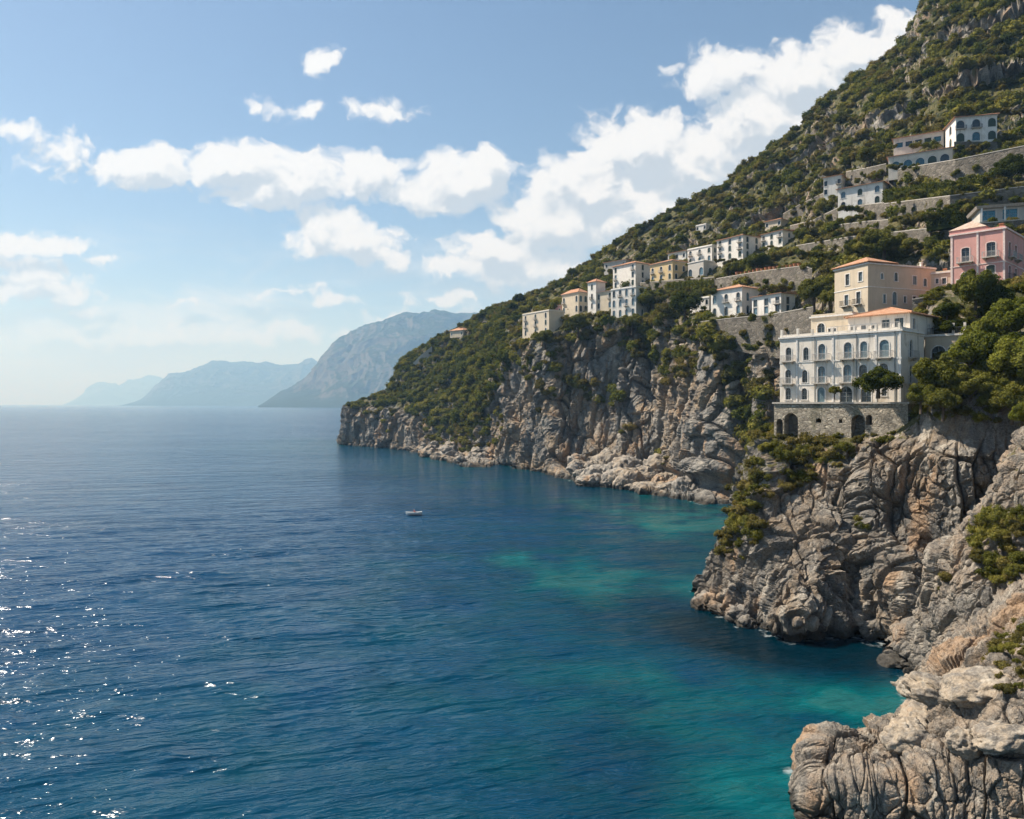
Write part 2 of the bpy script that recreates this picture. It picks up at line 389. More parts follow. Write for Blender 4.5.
# ---- depth of the land as seen from the viewpoint, for setting things on it
ZB = np.full((900, 1200), 1e9)
def zadd(T):
    ix = np.floor(T['px']).astype(int).ravel(); iy = np.floor(T['py']).astype(int).ravel() + 40; D = T['G'][..., 1].ravel()
    m = (ix >= 0) & (ix < 1200) & (iy >= 0) & (iy < 900)
    np.minimum.at(ZB, (iy[m], ix[m]), D[m])
zadd(TA); ZA_ = ZB.copy()
for T in TERR[1:]: zadd(T)
def land_depth(x, y, r=3, only_far=False):
    Zb = ZA_ if only_far else ZB
    w = Zb[int(y) + 40 - r:int(y) + 41 + r, int(x) - r:int(x) + r + 1]; w = w[w < 1e8]
    return float(np.median(w)) if len(w) else None

# ---- far mountains
def mountain(name, D, sil, depth, seed, amp, rock=0.5):
    xs = [s[0] for s in sil]; nx = 520
    cols = []
    for x, y in sil:
        z = HC + (HY - y) / FL * (D + depth * .5); 
        cols.append((x, [(('z', -6), D), (('z', z * .22 + 2), D + depth * .12), (('z', z * .62 + 3), D + depth * .32), (('z', z), D + depth * .5), (('z', z * .75), D + depth * .7), (('z', -6), D + depth)]))
    G = curtain(cols, [30, 60, 70, 20, 10], nx)
    s = amp * 3.2
    p = G.reshape(-1, 3) / s
    w = np.stack([fbm(p * .7, 3, seed + 8), fbm(p * .7 + 5, 3, seed + 9), p[:, 0] * 0], -1) * .5
    r = fbm((p + w) * np.array([1.0, 1.0, .55]), 6, seed, 0.5, ridged=True).reshape(G.shape[:2])
    zz = sstep(-5, amp * 1.5, G[..., 2])
    G = shift_by(G, outward(G) * (r - .1) * amp * .8 * zz)
    G = G + 0
    F = grid_faces(*G.shape[:2])
    if outward(G) < 0: F = F[:, ::-1]
    m, n, out = new_mat(name + '_ground'); co = objco(n)
    nz = n.n('ShaderNodeSeparateXYZ', ins={0: n.n('ShaderNodeNewGeometry').outputs['Normal']}).outputs[2]
    f = n.math('ADD', n.math('MULTIPLY', n.math('SUBTRACT', n.noise(co, 4.0 / amp, 8, .65), .5), 1.6), nz)
    col = n.mix(n.rng(f, 0.45, 0.85), (0.12, 0.105, 0.085), (0.032, 0.04, 0.024))
    principled(n, out, **{'Base Color': col, 'Roughness': 1.0, 'Specular IOR Level': 0.0})
    o = link(name, mesh_np(name, G.reshape(-1, 3), F, True), m); o['kind'] = 'structure'
    return o
mountain('near_mountain', 6500, [(258,406),(266,402),(280,396),(300,389),(318,380),(327,366),(340,349),(352,340),(366,329),(378,321),(392,316),(407,310),(420,311),(436,309),(452,311),(470,313),(490,318),(520,325),(560,345),(620,380),(680,400)], 3200, 5, 190)
mountain('middle_mountain', 13000, [(118,406),(140,400),(155,390),(175,379),(190,375),(205,370),(222,368),(240,367),(262,366),(285,367),(310,367),(335,362),(350,361),(380,366),(430,380),(480,395)], 5000, 15, 300)
mountain('farthest_mountain', 24000, [(60,406),(80,398),(95,389),(105,384),(120,386),(138,384),(150,381),(165,385),(190,388),(240,385),(290,388),(340,395)], 7000, 25, 420)
# ================================================================ building kit
def mat_plaster(name, c, stain=0.5):
    m, n, out = new_mat(name); co = objco(n)
    col = n.mix(n.rng(n.noise(co, 0.5, 6, .65), .35, .7, 0, .8), c, tuple(v * .86 for v in c[:3]))
    st = n.noise(mapped(n, co, (1.3, 1.3, .10)), 0.9, 6, .65)
    col = n.mix(n.rng(st, .52, .72, 0, .75 * stain), col, (.27, .24, .19))
    pt = n.noise(co, 0.22, 5, .6, .5)
    col = n.mix(n.rng(pt, .56, .66, 0, .55 * stain), col, (.44, .37, .28))
    bp = n.n('ShaderNodeBump', ins={'Strength': .35, 'Distance': .05, 'Height': n.noise(co, 2.5, 6, .7)})
    principled(n, out, **{'Base Color': col, 'Roughness': .9, 'Normal': bp.outputs[0], 'Specular IOR Level': .2}); return m
def mat_tile(name, c1=(.50, .29, .18), c2=(.40, .19, .105)):
    m, n, out = new_mat(name); co = objco(n)
    v = n.n('ShaderNodeTexVoronoi', ins={'Vector': co, 'Scale': 2.6}).outputs['Color']
    v = n.n('ShaderNodeSeparateColor', ins={0: v}).outputs[0]
    col = n.mix(v, c1, c2)
    col = n.mix(n.rng(n.noise(co, .5, 5, .65), .5, .7, 0, .6), col, (.46, .36, .26))
    col = n.mix(n.rng(n.noise(co, 1.6, 4, .65), .60, .72, 0, .6), col, (.17, .11, .075))
    wv = n.n('ShaderNodeTexWave', ins={'Vector': co, 'Scale': 1.5, 'Distortion': .4}).outputs[1]
    bp = n.n('ShaderNodeBump', ins={'Strength': .6, 'Distance': .12, 'Height': n.math('ADD', wv, v)})
    principled(n, out, **{'Base Color': col, 'Roughness': .9, 'Normal': bp.outputs[0], 'Specular IOR Level': .2}); return m
def mat_stone(name, c=(.26, .235, .195), sc=1.5):
    m, n, out = new_mat(name); co = objco(n)
    wob = n.vm('ADD', co, n.vm('MULTIPLY', n.n('ShaderNodeTexNoise', ins={'Vector': co, 'Scale': 1.1}).outputs[1], (.5, .5, .5)))
    sv = n.vm('MULTIPLY', wob, (1, 1, 1.7))
    vo = n.n('ShaderNodeTexVoronoi', ins={'Vector': sv, 'Scale': sc})
    r = n.n('ShaderNodeSeparateColor', ins={0: vo.outputs['Color']}).outputs[0]
    ed = n.n('ShaderNodeTexVoronoi', feature='DISTANCE_TO_EDGE', ins={'Vector': sv, 'Scale': sc}).outputs[0]
    col = n.mix(r, tuple(v * .72 for v in c), tuple(min(1, v * 1.4) for v in c))
    col = n.mix(n.rng(ed, 0, .07, .6, 0), col, tuple(v * .7 for v in c))
    col = n.mix(n.rng(n.noise(co, .35, 6, .65), .48, .68, 0, .6), col, (.10, .095, .08))
    col = n.mix(n.rng(n.noise(mapped(n, co, (1, 1, .3)), .25, 5, .6), .56, .7, 0, .55), col, (.10, .105, .045))
    bp = n.n('ShaderNodeBump', ins={'Strength': .8, 'Distance': .18, 'Height': n.math('ADD', n.rng(ed, 0, .12), n.noise(co, 3, 5, .7))})
    principled(n, out, **{'Base Color': col, 'Roughness': .95, 'Normal': bp.outputs[0], 'Specular IOR Level': .15}); return m
def mat_plain(name, c, rough=.6, metal=0.0, spec=.4, var=.15):
    m, n, out = new_mat(name); co = objco(n)
    col = n.mix(n.rng(n.noise(co, 3.0, 5, .65), .3, .7, 0, 1), tuple(v * (1 - var) for v in c), tuple(min(1, v * (1 + var)) for v in c))
    principled(n, out, **{'Base Color': col, 'Roughness': rough, 'Metallic': metal, 'Specular IOR Level': spec}); return m
WHITE = mat_plaster('white_plaster', (.80, .755, .68), .75); CREAM = mat_plaster('cream_plaster', (.62, .53, .40)); BEIGE = mat_plaster('beige_plaster', (.56, .47, .35), .3)
PINK = mat_plaster('pink_plaster', (.68, .36, .31), .5); YELLOW = mat_plaster('yellow_plaster', (.62, .47, .26)); GREYW = mat_plaster('grey_plaster', (.54, .50, .44), .6)
TRIM = mat_plain('trim_paint', (.66, .63, .58), .7); TRIMP = mat_plain('pale_trim', (.72, .58, .52), .7)
TILE = mat_tile('terracotta_tile'); TILEP = mat_tile('pale_tile', (.54, .43, .35), (.44, .32, .24)); FLATROOF = mat_plain('roof_screed', (.42, .36, .30), .95, spec=.1)
STONE = mat_stone('rubble_stone'); STONED = mat_stone('dark_rubble_stone', (.19, .175, .15), 1.2); STONEF = mat_stone('far_rubble_stone', (.175, .155, .128), .8)
GLASS = mat_plain('window_glass', (.03, .045, .055), .12, spec=.6); GLASSB = mat_plain('blue_window_glass', (.10, .17, .21), .15, spec=.6, var=.4); SHUT = mat_plain('grey_blue_shutter', (.16, .235, .26), .55); SHUTG = mat_plain('green_shutter', (.045, .075, .06), .55); DARKW = mat_plain('dark_timber', (.06, .045, .035), .6)
TEAL = mat_plain('turquoise_glazing', (.05, .20, .27), .15, spec=.6, var=.5); VILLAW = mat_plaster('weathered_villa_plaster', (.77, .70, .60), 1.25); CREAMW = mat_plaster('ivory_plaster', (.74, .66, .55), .7); SASH = mat_plain('window_sash', (.20, .22, .22), .6); IRON = mat_plain('wrought_iron', (.06, .06, .06), .5, spec=.4); IRONW = mat_plain('pale_railing', (.45, .43, .40), .6); SLAB = mat_plain('balcony_stone', (.46, .42, .36), .9); TERR_POT = mat_plain('terracotta_pot', (.45, .19, .09), .8); POOL = mat_plain('blue_glazing', (.035, .12, .16), .12, spec=.6, var=.5)

class MB:
    def __init__(s): s.v, s.f = [], []
    def poly(s, pts):
        k = len(s.v); s.v += [tuple(map(float, q)) for q in pts]; s.f.append(list(range(k, k + len(pts)))); return s
    def hexa(s, b, t):           # bottom four, top four (same winding)
        k = len(s.v); s.v += [tuple(map(float, q)) for q in list(b) + list(t)]
        s.f += [[k+3, k+2, k+1, k], [k+4, k+5, k+6, k+7]] + [[k+i, k+(i+1) % 4, k+4+(i+1) % 4, k+4+i] for i in range(4)]; return s
    def box(s, x0, x1, y0, y1, z0, z1):
        return s.hexa([(x0,y0,z0),(x1,y0,z0),(x1,y1,z0),(x0,y1,z0)], [(x0,y0,z1),(x1,y0,z1),(x1,y1,z1),(x0,y1,z1)])
    def tube(s, pts, rad, n=6):
        pts = [np.array(q, float) for q in pts]; k0 = len(s.v)
        for i, q in enumerate(pts):
            d = pts[min(i + 1, len(pts) - 1)] - pts[max(i - 1, 0)]; d = d / max(np.linalg.norm(d), 1e-9)
            a = np.cross(d, [0, 0, 1] if abs(d[2]) < .9 else [1, 0, 0]); a /= np.linalg.norm(a); b = np.cross(d, a)
            r = rad[i] if isinstance(rad, (list, tuple)) else rad
            for j in range(n):
                t = 2 * math.pi * j / n; s.v.append(tuple(q + r * (a * math.cos(t) + b * math.sin(t))))
        for i in range(len(pts) - 1):
            for j in range(n):
                s.f.append([k0+i*n+j, k0+i*n+(j+1) % n, k0+(i+1)*n+(j+1) % n, k0+(i+1)*n+j])
        s.f.append([k0 + j for j in range(n)][::-1]); s.f.append([k0 + (len(pts)-1)*n + j for j in range(n)]); return s
    def mesh(s, name):
        me = bpy.data.meshes.new(name); me.from_pydata(s.v, [], s.f); me.update(); return me
    def build(s, name, mat, parent=None, loc=None, rz=None):
        return link(name, s.mesh(name), mat, parent, loc, rz)
def arch_outline(w, h, arch, n=7, grow=0.0):
    """closed outline of an opening, centred on x = 0, sill at z = 0"""
    r = w / 2 + grow
    if not arch: return [(-r, -0.0), (r, -0.0), (r, h + grow), (-r, h + grow)]
    rise = min(w / 2 * (1.0 if arch is True else arch), h * .6); zc = h - rise
    return [(-r, 0), (r, 0)] + [(r * math.cos(t), zc + (rise + grow) * math.sin(t)) for t in np.linspace(0, math.pi, n + 1)]
def face_with_holes(mb, W, H, z0, ops, put):
    """wall sheet W x H with arched or square holes and their reveals; put(x, depth, z) places a point"""
    R = .28
    if any(o['kind'] == 'open' for o in ops): R = 1.5
    xs = sorted({0.0, W} | {v for o in ops for v in (o['x'] - o['w']/2, o['x'] + o['w']/2)}); zs = sorted({z0, H} | {v for o in ops for v in (o['z'], o['z'] + o['h'])})
    for i in range(len(xs) - 1):
        for j in range(len(zs) - 1):
            cx, cz = (xs[i] + xs[i+1]) / 2, (zs[j] + zs[j+1]) / 2
            if any(abs(cx - o['x']) < o['w']/2 and o['z'] < cz < o['z'] + o['h'] for o in ops): continue
            mb.poly([put(xs[i], 0, zs[j]), put(xs[i+1], 0, zs[j]), put(xs[i+1], 0, zs[j+1]), put(xs[i], 0, zs[j+1])])
    for o in ops:
        ol = arch_outline(o['w'], o['h'], o.get('arch'))
        q = [(o['x'] + a, o['z'] + b) for a, b in ol]
        for k in range(len(q)):
            a, b = q[k], q[(k + 1) % len(q)]
            mb.poly([put(a[0], 0, a[1]), put(a[0], R, a[1]), put(b[0], R, b[1]), put(b[0], 0, b[1])])
        if o.get('arch'):
            top = o['z'] + o['h']; m = [p for p in q[2:]]; h = len(m) // 2
            mb.poly([put(o['x'] + o['w']/2, 0, top)] + [put(*(p[0], 0, p[1])) for p in m[h::-1]])
            mb.poly([put(o['x'] - o['w']/2, 0, top)] + [put(*(p[0], 0, p[1])) for p in m[:h - 1 if len(m) % 2 == 0 else h - 1:-1]])
_cache = {}
def window_meshes(w, h, arch, kind, detail):
    key = (round(w, 2), round(h, 2), arch, kind, detail)
    if key in _cache: return _cache[key]
    fr = MB(); ol = arch_outline(w, h, arch, 7); c = .11
    # moulded surround standing proud of the wall
    a = arch_outline(w, h, arch, 7, .002); b = arch_outline(w, h, arch, 7, .16)
    n = len(a); 
    for k in range(1, n):
        i, j = k, (k + 1) % n
        fr.hexa([(a[i][0], -.05, a[i][1]), (b[i][0], -.05, b[i][1]), (b[j][0], -.05, b[j][1]), (a[j][0], -.05, a[j][1])],
                [(a[i][0], .02, a[i][1]), (b[i][0], .02, b[i][1]), (b[j][0], .02, b[j][1]), (a[j][0], .02, a[j][1])])
    fr.box(-w/2 - .2, w/2 + .2, -.10, .02, -.12, -.004)
    nsur = len(fr.f)
    if detail:
        zc = h - (w / 2 if arch else 0)
        fr.box(-.04, .04, .155, .215, 0.003, h - .03)
        fr.box(-w/2 + .004, -w/2 + .08, .155, .215, 0.003, zc); fr.box(w/2 - .08, w/2 - .004, .155, .215, 0.003, zc)
        for z in ((h * .36, zc) if arch else (h * .5,)): fr.box(-w/2 + .08, -.04, .16, .21, z - .03, z + .03); fr.box(.04, w/2 - .08, .16, .21, z - .03, z + .03)
    pn = MB(); pn.poly([(q[0], .22, q[1]) for q in ol])
    if kind in ('shut', 'shutg'):
        pn = MB(); pn.poly([(q[0], .13, q[1]) for q in ol])
        zc = h - (w / 2 if arch else 0)
        for k in range(int(zc / .16)): pn.box(-w/2 + .09, w/2 - .09, .095, .128, .06 + k * .16, .15 + k * .16)
        pn.box(-.03, .03, .08, .126, .02, zc)
    fm = fr.mesh('window'); fm.materials.append(None); fm.materials.append(None)
    for i in range(nsur, len(fm.polygons)): fm.polygons[i].material_index = 1
    r = (fm, pn.mesh('pane')); _cache[key] = r; return r
def balcony_meshes(w, deep, pale):
    key = ('b', round(w, 1), deep, pale)
    if key in _cache: return _cache[key]
    s = MB(); s.box(-w/2, w/2, -deep, -.003, -.16, 0.0)
    for x in (-w * .32, w * .32): s.hexa([(x-.09, -.16, -.5), (x+.09, -.16, -.5), (x+.09, -.003, -.5), (x-.09, -.003, -.5)], [(x-.09, -deep*.8, -.162), (x+.09, -deep*.8, -.162), (x+.09, -.003, -.162), (x-.09, -.003, -.162)])
    r = MB(); y = -deep + .06
    r.box(-w/2+.03, w/2-.03, y-.025, y+.025, .92, .97); r.box(-w/2+.03, w/2-.03, y-.015, y+.015, .06, .09)
    for x in (-w/2 + .05, w/2 - .05): r.box(x-.02, x+.02, y+.028, -.01, .92, .97)
    n = max(5, int(w / .16))
    for k in range(n + 1):
        x = -w/2 + .05 + (w - .1) * k / n; r.box(x-.014, x+.014, y-.012, y+.012, .0, .918)
    for k in range(1, 5):
        for x in (-w/2 + .05, w/2 - .05): r.box(x-.014, x+.014, y+k*deep/5-.012, y+k*deep/5+.012, 0, .918)
    t = (s.mesh('balcony'), r.mesh('railing')); _cache[key] = t; return t

class Building:
    """One building: an Empty at its base; blocks, windows, roofs and balconies are its parts."""
    def __init__(s, name, label, cat='house', group=None):
        s.name, s.label, s.cat, s.group, s.root = name, label, cat, group, None
    def block(s, xl, xc, xr, D, theta, ybase=None, ytop=None, z0=None, h=None, depth=None, wall=WHITE, roof='flat', found=4.0, roofmat=TILE, over=.45, rise=None, cornice=True, detail=True, trim=TRIM, front=(), right=(), left=(), parapet=.5, length=None):
        """corner nearest the eye at column xc, distance D; the front runs left to column xl, the flank right to column xr. Openings: (column or metres, sill m, w, h, arch, kind, balcony)"""
        th = math.radians(theta); C = np.array([(xc - CX) / FL * D, D]); du = np.array([math.cos(th), -math.sin(th)]); dv = np.array([math.sin(th), math.cos(th)])
        if z0 is None: z0 = HC + (HY - ybase) / FL * D
        if h is None: h = (ybase - ytop) / FL * D
        if length is None:
            k = (xl - CX) / FL; length = (C[0] - k * D) / (math.cos(th) + k * math.sin(th))
        if depth is None:
            k = (xr - CX) / FL; den = math.sin(th) - k * math.cos(th); depth = (k * D - C[0]) / den if den > .03 else 10
            depth = float(np.clip(depth, 3, 26))
        O = C - du * length; W = length
        if s.root is None:
            s.root = link(s.name, None, loc=(O[0], O[1], z0)); tag(s.root, s.label, s.cat, s.group, 'thing'); s.o3 = np.array([O[0], O[1], z0])
        o3 = s.o3
        def pt(x, y, z):          # block frame -> frame of the building's Empty
            q = O + du * x + dv * y; return (q[0] - o3[0], q[1] - o3[1], z0 + z - o3[2])
        def u_front(px): k = (px - CX) / FL; return (k * O[1] - O[0]) / (du[0] - k * du[1])
        def u_right(px): k = (px - CX) / FL; return (k * C[1] - C[0]) / (dv[0] - k * dv[1])
        mb = MB(); faces = {'front': (W, front, lambda x, d, z: pt(x, d, z), u_front), 'right': (depth, right, lambda x, d, z: pt(W - d, x, z), u_right), 'left': (depth, left, lambda x, d, z: pt(d, depth - x, z), None)}
        rot = {'front': -th, 'right': -th + math.pi / 2, 'left': -th - math.pi / 2}
        for fn, (fw, ops, put, uf) in faces.items():
            oo = []
            for q in ops:
                q = list(q) + [None] * (7 - len(q)); x = uf(q[0]) if (q[0] > 200 and uf) else (q[0] * fw if q[0] <= 1 else q[0])
                w_, h_ = q[2], q[3]; x = min(max(x, w_/2 + .15), fw - w_/2 - .15)
                if any(abs(x - o['x']) < (w_ + o['w'])/2 + .05 and not (q[1] + h_ < o['z'] or q[1] > o['z'] + o['h']) for o in oo): continue
                oo.append(dict(x=x, z=q[1], w=w_, h=min(h_, h - q[1] - .08), arch=q[4], kind=q[5] or 'glass', bal=q[6]))
            face_with_holes(mb, fw, h, -found, oo, put)
            for o in oo:
                kd = o['kind']; fm, pm = window_meshes(o['w'], o['h'], o['arch'], 'shut' if kd.startswith('shut') else 'glass', detail)
                if kd == 'open':
                    continue
                wo = link('window', fm, None, s.root, put(o['x'], 0, o['z']), rot[fn])
                po = bpy.data.objects.new('shutter' if kd.startswith('shut') else 'pane', pm); COL.objects.link(po); po.parent = wo
                pmat = {'glass': GLASS, 'blue': GLASSB, 'shut': SHUT, 'shutg': SHUTG, 'pool': POOL, 'teal': TEAL}[kd]
                if not pm.materials: pm.materials.append(None)
                po.material_slots[0].link = 'OBJECT'; po.material_slots[0].material = pmat
                wo.material_slots[1].link = 'OBJECT'; wo.material_slots[1].material = SASH
                wo.material_slots[0].link = 'OBJECT'; wo.material_slots[0].material = trim
                if o['bal']:
                    bw = o['w'] + (o['bal'] if isinstance(o['bal'], float) else 1.0); sm, rm = balcony_meshes(bw, .85, False)
                    bo = link('balcony', sm, SLAB, s.root, put(o['x'], 0, o['z']), rot[fn]); link('railing', rm, IRON if s.name != 'white_villa' else IRONW, bo)
        mb.poly([pt(W, depth, -found), pt(0, depth, -found), pt(0, depth, h), pt(W, depth, h)])
        if roof == 'flat': mb.poly([pt(0.01, .01, h - .02), pt(W - .01, .01, h - .02), pt(W - .01, depth - .01, h - .02), pt(0.01, depth - .01, h - .02)])
        s.wall = mb.build('wall', wall, s.root)
        if roof == 'flat':
            t = .22; q = MB(); z1 = h + parapet
            for (x0, x1, y0, y1) in ((0, W, 0, t), (0, W, depth - t, depth), (0, t, t, depth - t), (W - t, W, t, depth - t)):
                q.hexa([pt(x0, y0, h + .002), pt(x1, y0, h + .002), pt(x1, y1, h + .002), pt(x0, y1, h + .002)], [pt(x0, y0, z1), pt(x1, y0, z1), pt(x1, y1, z1), pt(x0, y1, z1)])
            if parapet > 0: q.build('parapet', wall, s.root)
        if cornice:
            q = MB(); e = .22
            for (x0, x1, y0, y1) in ((-e, W + e, -e, -.003), (W + .003, W + e, 0, depth), (-e, -.003, 0, depth)):
                q.hexa([pt(x0, y0, h - .26), pt(x1, y0, h - .26), pt(x1, y1, h - .26), pt(x0, y1, h - .26)], [pt(x0, y0, h - .012), pt(x1, y0, h - .012), pt(x1, y1, h - .012), pt(x0, y1, h - .012)])
            q.build('cornice', trim, s.root)
        if roof in ('hip', 'lean'):
            e = over; rs = rise or min(W, depth) * .21; q = MB(); zb = h + .01
            a, b = (-e, W + e), (-e, depth + e); t = .14
            if roof == 'hip':
                if W >= depth: r0, r1 = (depth/2, depth/2), (W - depth/2, depth/2)
                else: r0, r1 = (W/2, W/2), (W/2, depth - W/2)
                c4 = [(a[0], b[0]), (a[1], b[0]), (a[1], b[1]), (a[0], b[1])]
                E0 = [pt(*c, zb) for c in c4]; E = [pt(*c, zb + t) for c in c4]; T0, T1 = pt(*r0, zb + t + rs), pt(*r1, zb + t + rs)
                q.poly(E0[::-1])
                for i in range(4): q.poly([E0[i], E0[(i+1) % 4], E[(i+1) % 4], E[i]])
                if W >= depth: q.poly([E[0], E[1], T1, T0]); q.poly([E[1], E[2], T1]); q.poly([E[2], E[3], T0, T1]); q.poly([E[3], E[0], T0])
                else: q.poly([E[0], E[1], T0]); q.poly([E[1], E[2], T1, T0]); q.poly([E[2], E[3], T1]); q.poly([E[3], E[0], T0, T1])
                ridge = MB()
                for A_, B_ in ((E[0], T0), (E[1], T0 if W < depth else T1), (E[2], T1), (E[3], T0 if W >= depth else T1), (T0, T1)):
                    if np.linalg.norm(np.subtract(A_, B_)) > .3: ridge.tube([np.add(A_, (0, 0, .02)), np.add(B_, (0, 0, .02))], .11, 6)
                ro = q.build('roof', roofmat, s.root); ridge.build('ridge_tiles', roofmat, ro)
            else:
                q.hexa([pt(a[0], b[0], zb), pt(a[1], b[0], zb), pt(a[1], b[1], zb), pt(a[0], b[1], zb)], [pt(a[0], b[0], zb + t), pt(a[1], b[0], zb + t), pt(a[1], b[1], zb + t + rs), pt(a[0], b[1], zb + t + rs)])
                q.build('roof', roofmat, s.root)
        s.pt, s.W, s.dep, s.h, s.z0, s.rot, s.uf, s.ur = pt, W, depth, h, z0, rot, u_front, u_right
        KEEP.append((min(xl, xc) - 2, max(xr or xc, xc) + 2, HY - (z0 + h + 1.5 - HC) / D * FL, HY - (z0 - HC) / D * FL + 1.0, D))
        return s
    def band(s, z, name='string_course', mat=None, e=.07, hgt=.16):
        q = MB(); p = s.pt; W, d = s.W, s.dep
        for (x0, x1, y0, y1) in ((-e, W + e, -e, -.003), (W + .003, W + e, 0, d), (-e, -.003, 0, d)):
            q.hexa([p(x0, y0, z), p(x1, y0, z), p(x1, y1, z), p(x0, y1, z)], [p(x0, y0, z + hgt), p(x1, y0, z + hgt), p(x1, y1, z + hgt), p(x0, y1, z + hgt)])
        q.build(name, mat or TRIM, s.root); return s
    def pilasters(s, us, mat=None, w=.32, z0=0, face='front'):
        p = s.pt
        for u in us:
            q = MB()
            if face == 'front': q.hexa([p(u-w/2, -.09, z0), p(u+w/2, -.09, z0), p(u+w/2, -.004, z0), p(u-w/2, -.004, z0)], [p(u-w/2, -.09, s.h-.27), p(u+w/2, -.09, s.h-.27), p(u+w/2, -.004, s.h-.27), p(u-w/2, -.004, s.h-.27)])
            q.build('pilaster', mat or TRIM, s.root)
        return s
    def chimney(s, x, y, z, hgt=1.3, w=.55, mat=None):
        q = MB(); p = s.pt
        def bx(x0, x1, y0, y1, z0, z1): q.hexa([p(x0,y0,z0),p(x1,y0,z0),p(x1,y1,z0),p(x0,y1,z0)], [p(x0,y0,z1),p(x1,y0,z1),p(x1,y1,z1),p(x0,y1,z1)])
        bx(x, x+w, y, y+w, z, z+hgt); bx(x-.08, x+w+.08, y-.08, y+w+.08, z+hgt+.002, z+hgt+.14)
        q.build('chimney', mat or TRIM, s.root); return s
    def rail(s, x0, x1, z, y=.0, pale=False, hgt=.95):
        q = MB(); p = s.pt; n = max(3, int((x1-x0)/.22))
        def bx(a, b, c, d, e, f): q.hexa([p(a,c,e),p(b,c,e),p(b,d,e),p(a,d,e)], [p(a,c,f),p(b,c,f),p(b,d,f),p(a,d,f)])
        bx(x0, x1, y-.03, y+.03, z+hgt-.06, z+hgt)
        for k in range(n + 1):
            x = x0 + (x1-x0) * k / n; bx(x-.018, x+.018, y-.018, y+.018, z, z+hgt-.062)
        q.build('terrace_railing', IRONW if pale else IRON, s.root); return s
KEEP = []; WALLS = []
def rows(n, zs, w, h, arch=True, kinds=('glass',), bal=None, lo=.12, hi=.88, seed=0):
    r = random.Random(seed); out = []
    for i, z in enumerate(zs):
        for k in range(n):
            f = lo + (hi - lo) * (k / (n - 1) if n > 1 else .5)
            out.append((f, z, w, h, arch, r.choice(kinds), (bal if (bal and i > 0 and r.random() < .6) else None)))
    return out
def stone_wall(label, pts, dep=None, mat=STONEF, thick=2.2, down=4.0, name='retaining_wall', group=None, far=True, cap=True, off=-1.5):
    """pts: (column, top row, foot row[, distance]); a real wall set into the slope, foot carried on below ground"""
    P = []
    for q in pts:
        D = q[3] if len(q) > 3 else (land_depth(q[0], q[2], 6, far) or 240) + off
        P.append((q[0], q[1], q[2], D))
    o = P3(P[0][0], P[0][2], P[0][3]); mb = MB(); cp = MB()
    Q = []
    for x, yt, yb, D in P:
        a = P3(x, yt, D); b = P3(x, yb, D); Q.append((a - o, b - o, np.array([a[0], a[1]]) / np.linalg.norm(a[:2])))
    # closed strip: front, top and back as one run
    def pt_(q, back, top): 
        a, b, r = q; z = a[2] if top else b[2] - down; base = a[:2] + (r * thick if back else 0); return (base[0], base[1], z)
    n = len(Q)
    for k in range(n - 1):
        A, B = Q[k], Q[k + 1]; L_ = np.linalg.norm((B[0] - A[0])[:2]); m = max(1, int(L_ / 1.5)); H = max(1, int((A[0][2] - A[1][2]) / 1.5))
        mb.poly([pt_(A, 0, 0), pt_(B, 0, 0), pt_(B, 0, 1), pt_(A, 0, 1)]); mb.poly([pt_(A, 0, 1), pt_(B, 0, 1), pt_(B, 1, 1), pt_(A, 1, 1)]); mb.poly([pt_(B, 1, 0), pt_(A, 1, 0), pt_(A, 1, 1), pt_(B, 1, 1)])
        if cap:
            e = .12; ra, rb = A[2] * -e, B[2] * -e
            def c(q, r, b, z): v = pt_(q, b, 1); rr = q[2] * (thick * .0); return (v[0] + r[0] * (1 if not b else 0), v[1] + r[1] * (1 if not b else 0), v[2] + z)
            def back(q, z): v = pt_(q, 0, 1); rr = q[2] * .55; return (v[0] + rr[0], v[1] + rr[1], v[2] + z)
            cp.hexa([c(A, ra, 0, .004), c(B, rb, 0, .004), back(B, .004), back(A, .004)], [c(A, ra, 0, .2), c(B, rb, 0, .2), back(B, .2), back(A, .2)])
    for q, fl in ((Q[0], 1), (Q[-1], 0)):
        r = [pt_(q, 0, 0), pt_(q, 0, 1), pt_(q, 1, 1), pt_(q, 1, 0)]; mb.poly(r if fl else r[::-1])
    WALLS.append((P, far))
    root = link(name, None, loc=o); tag(root, label, 'wall', group, 'thing')
    mb.build('masonry', mat, root)
    if cap: cp.build('coping', SLAB, root)
    for k in range(n - 1):
        KEEP.append((P[k][0], P[k+1][0], min(P[k][1], P[k+1][1]), max(P[k][2], P[k+1][2]) - 2, min(P[k][3], P[k+1][3])))
    return root
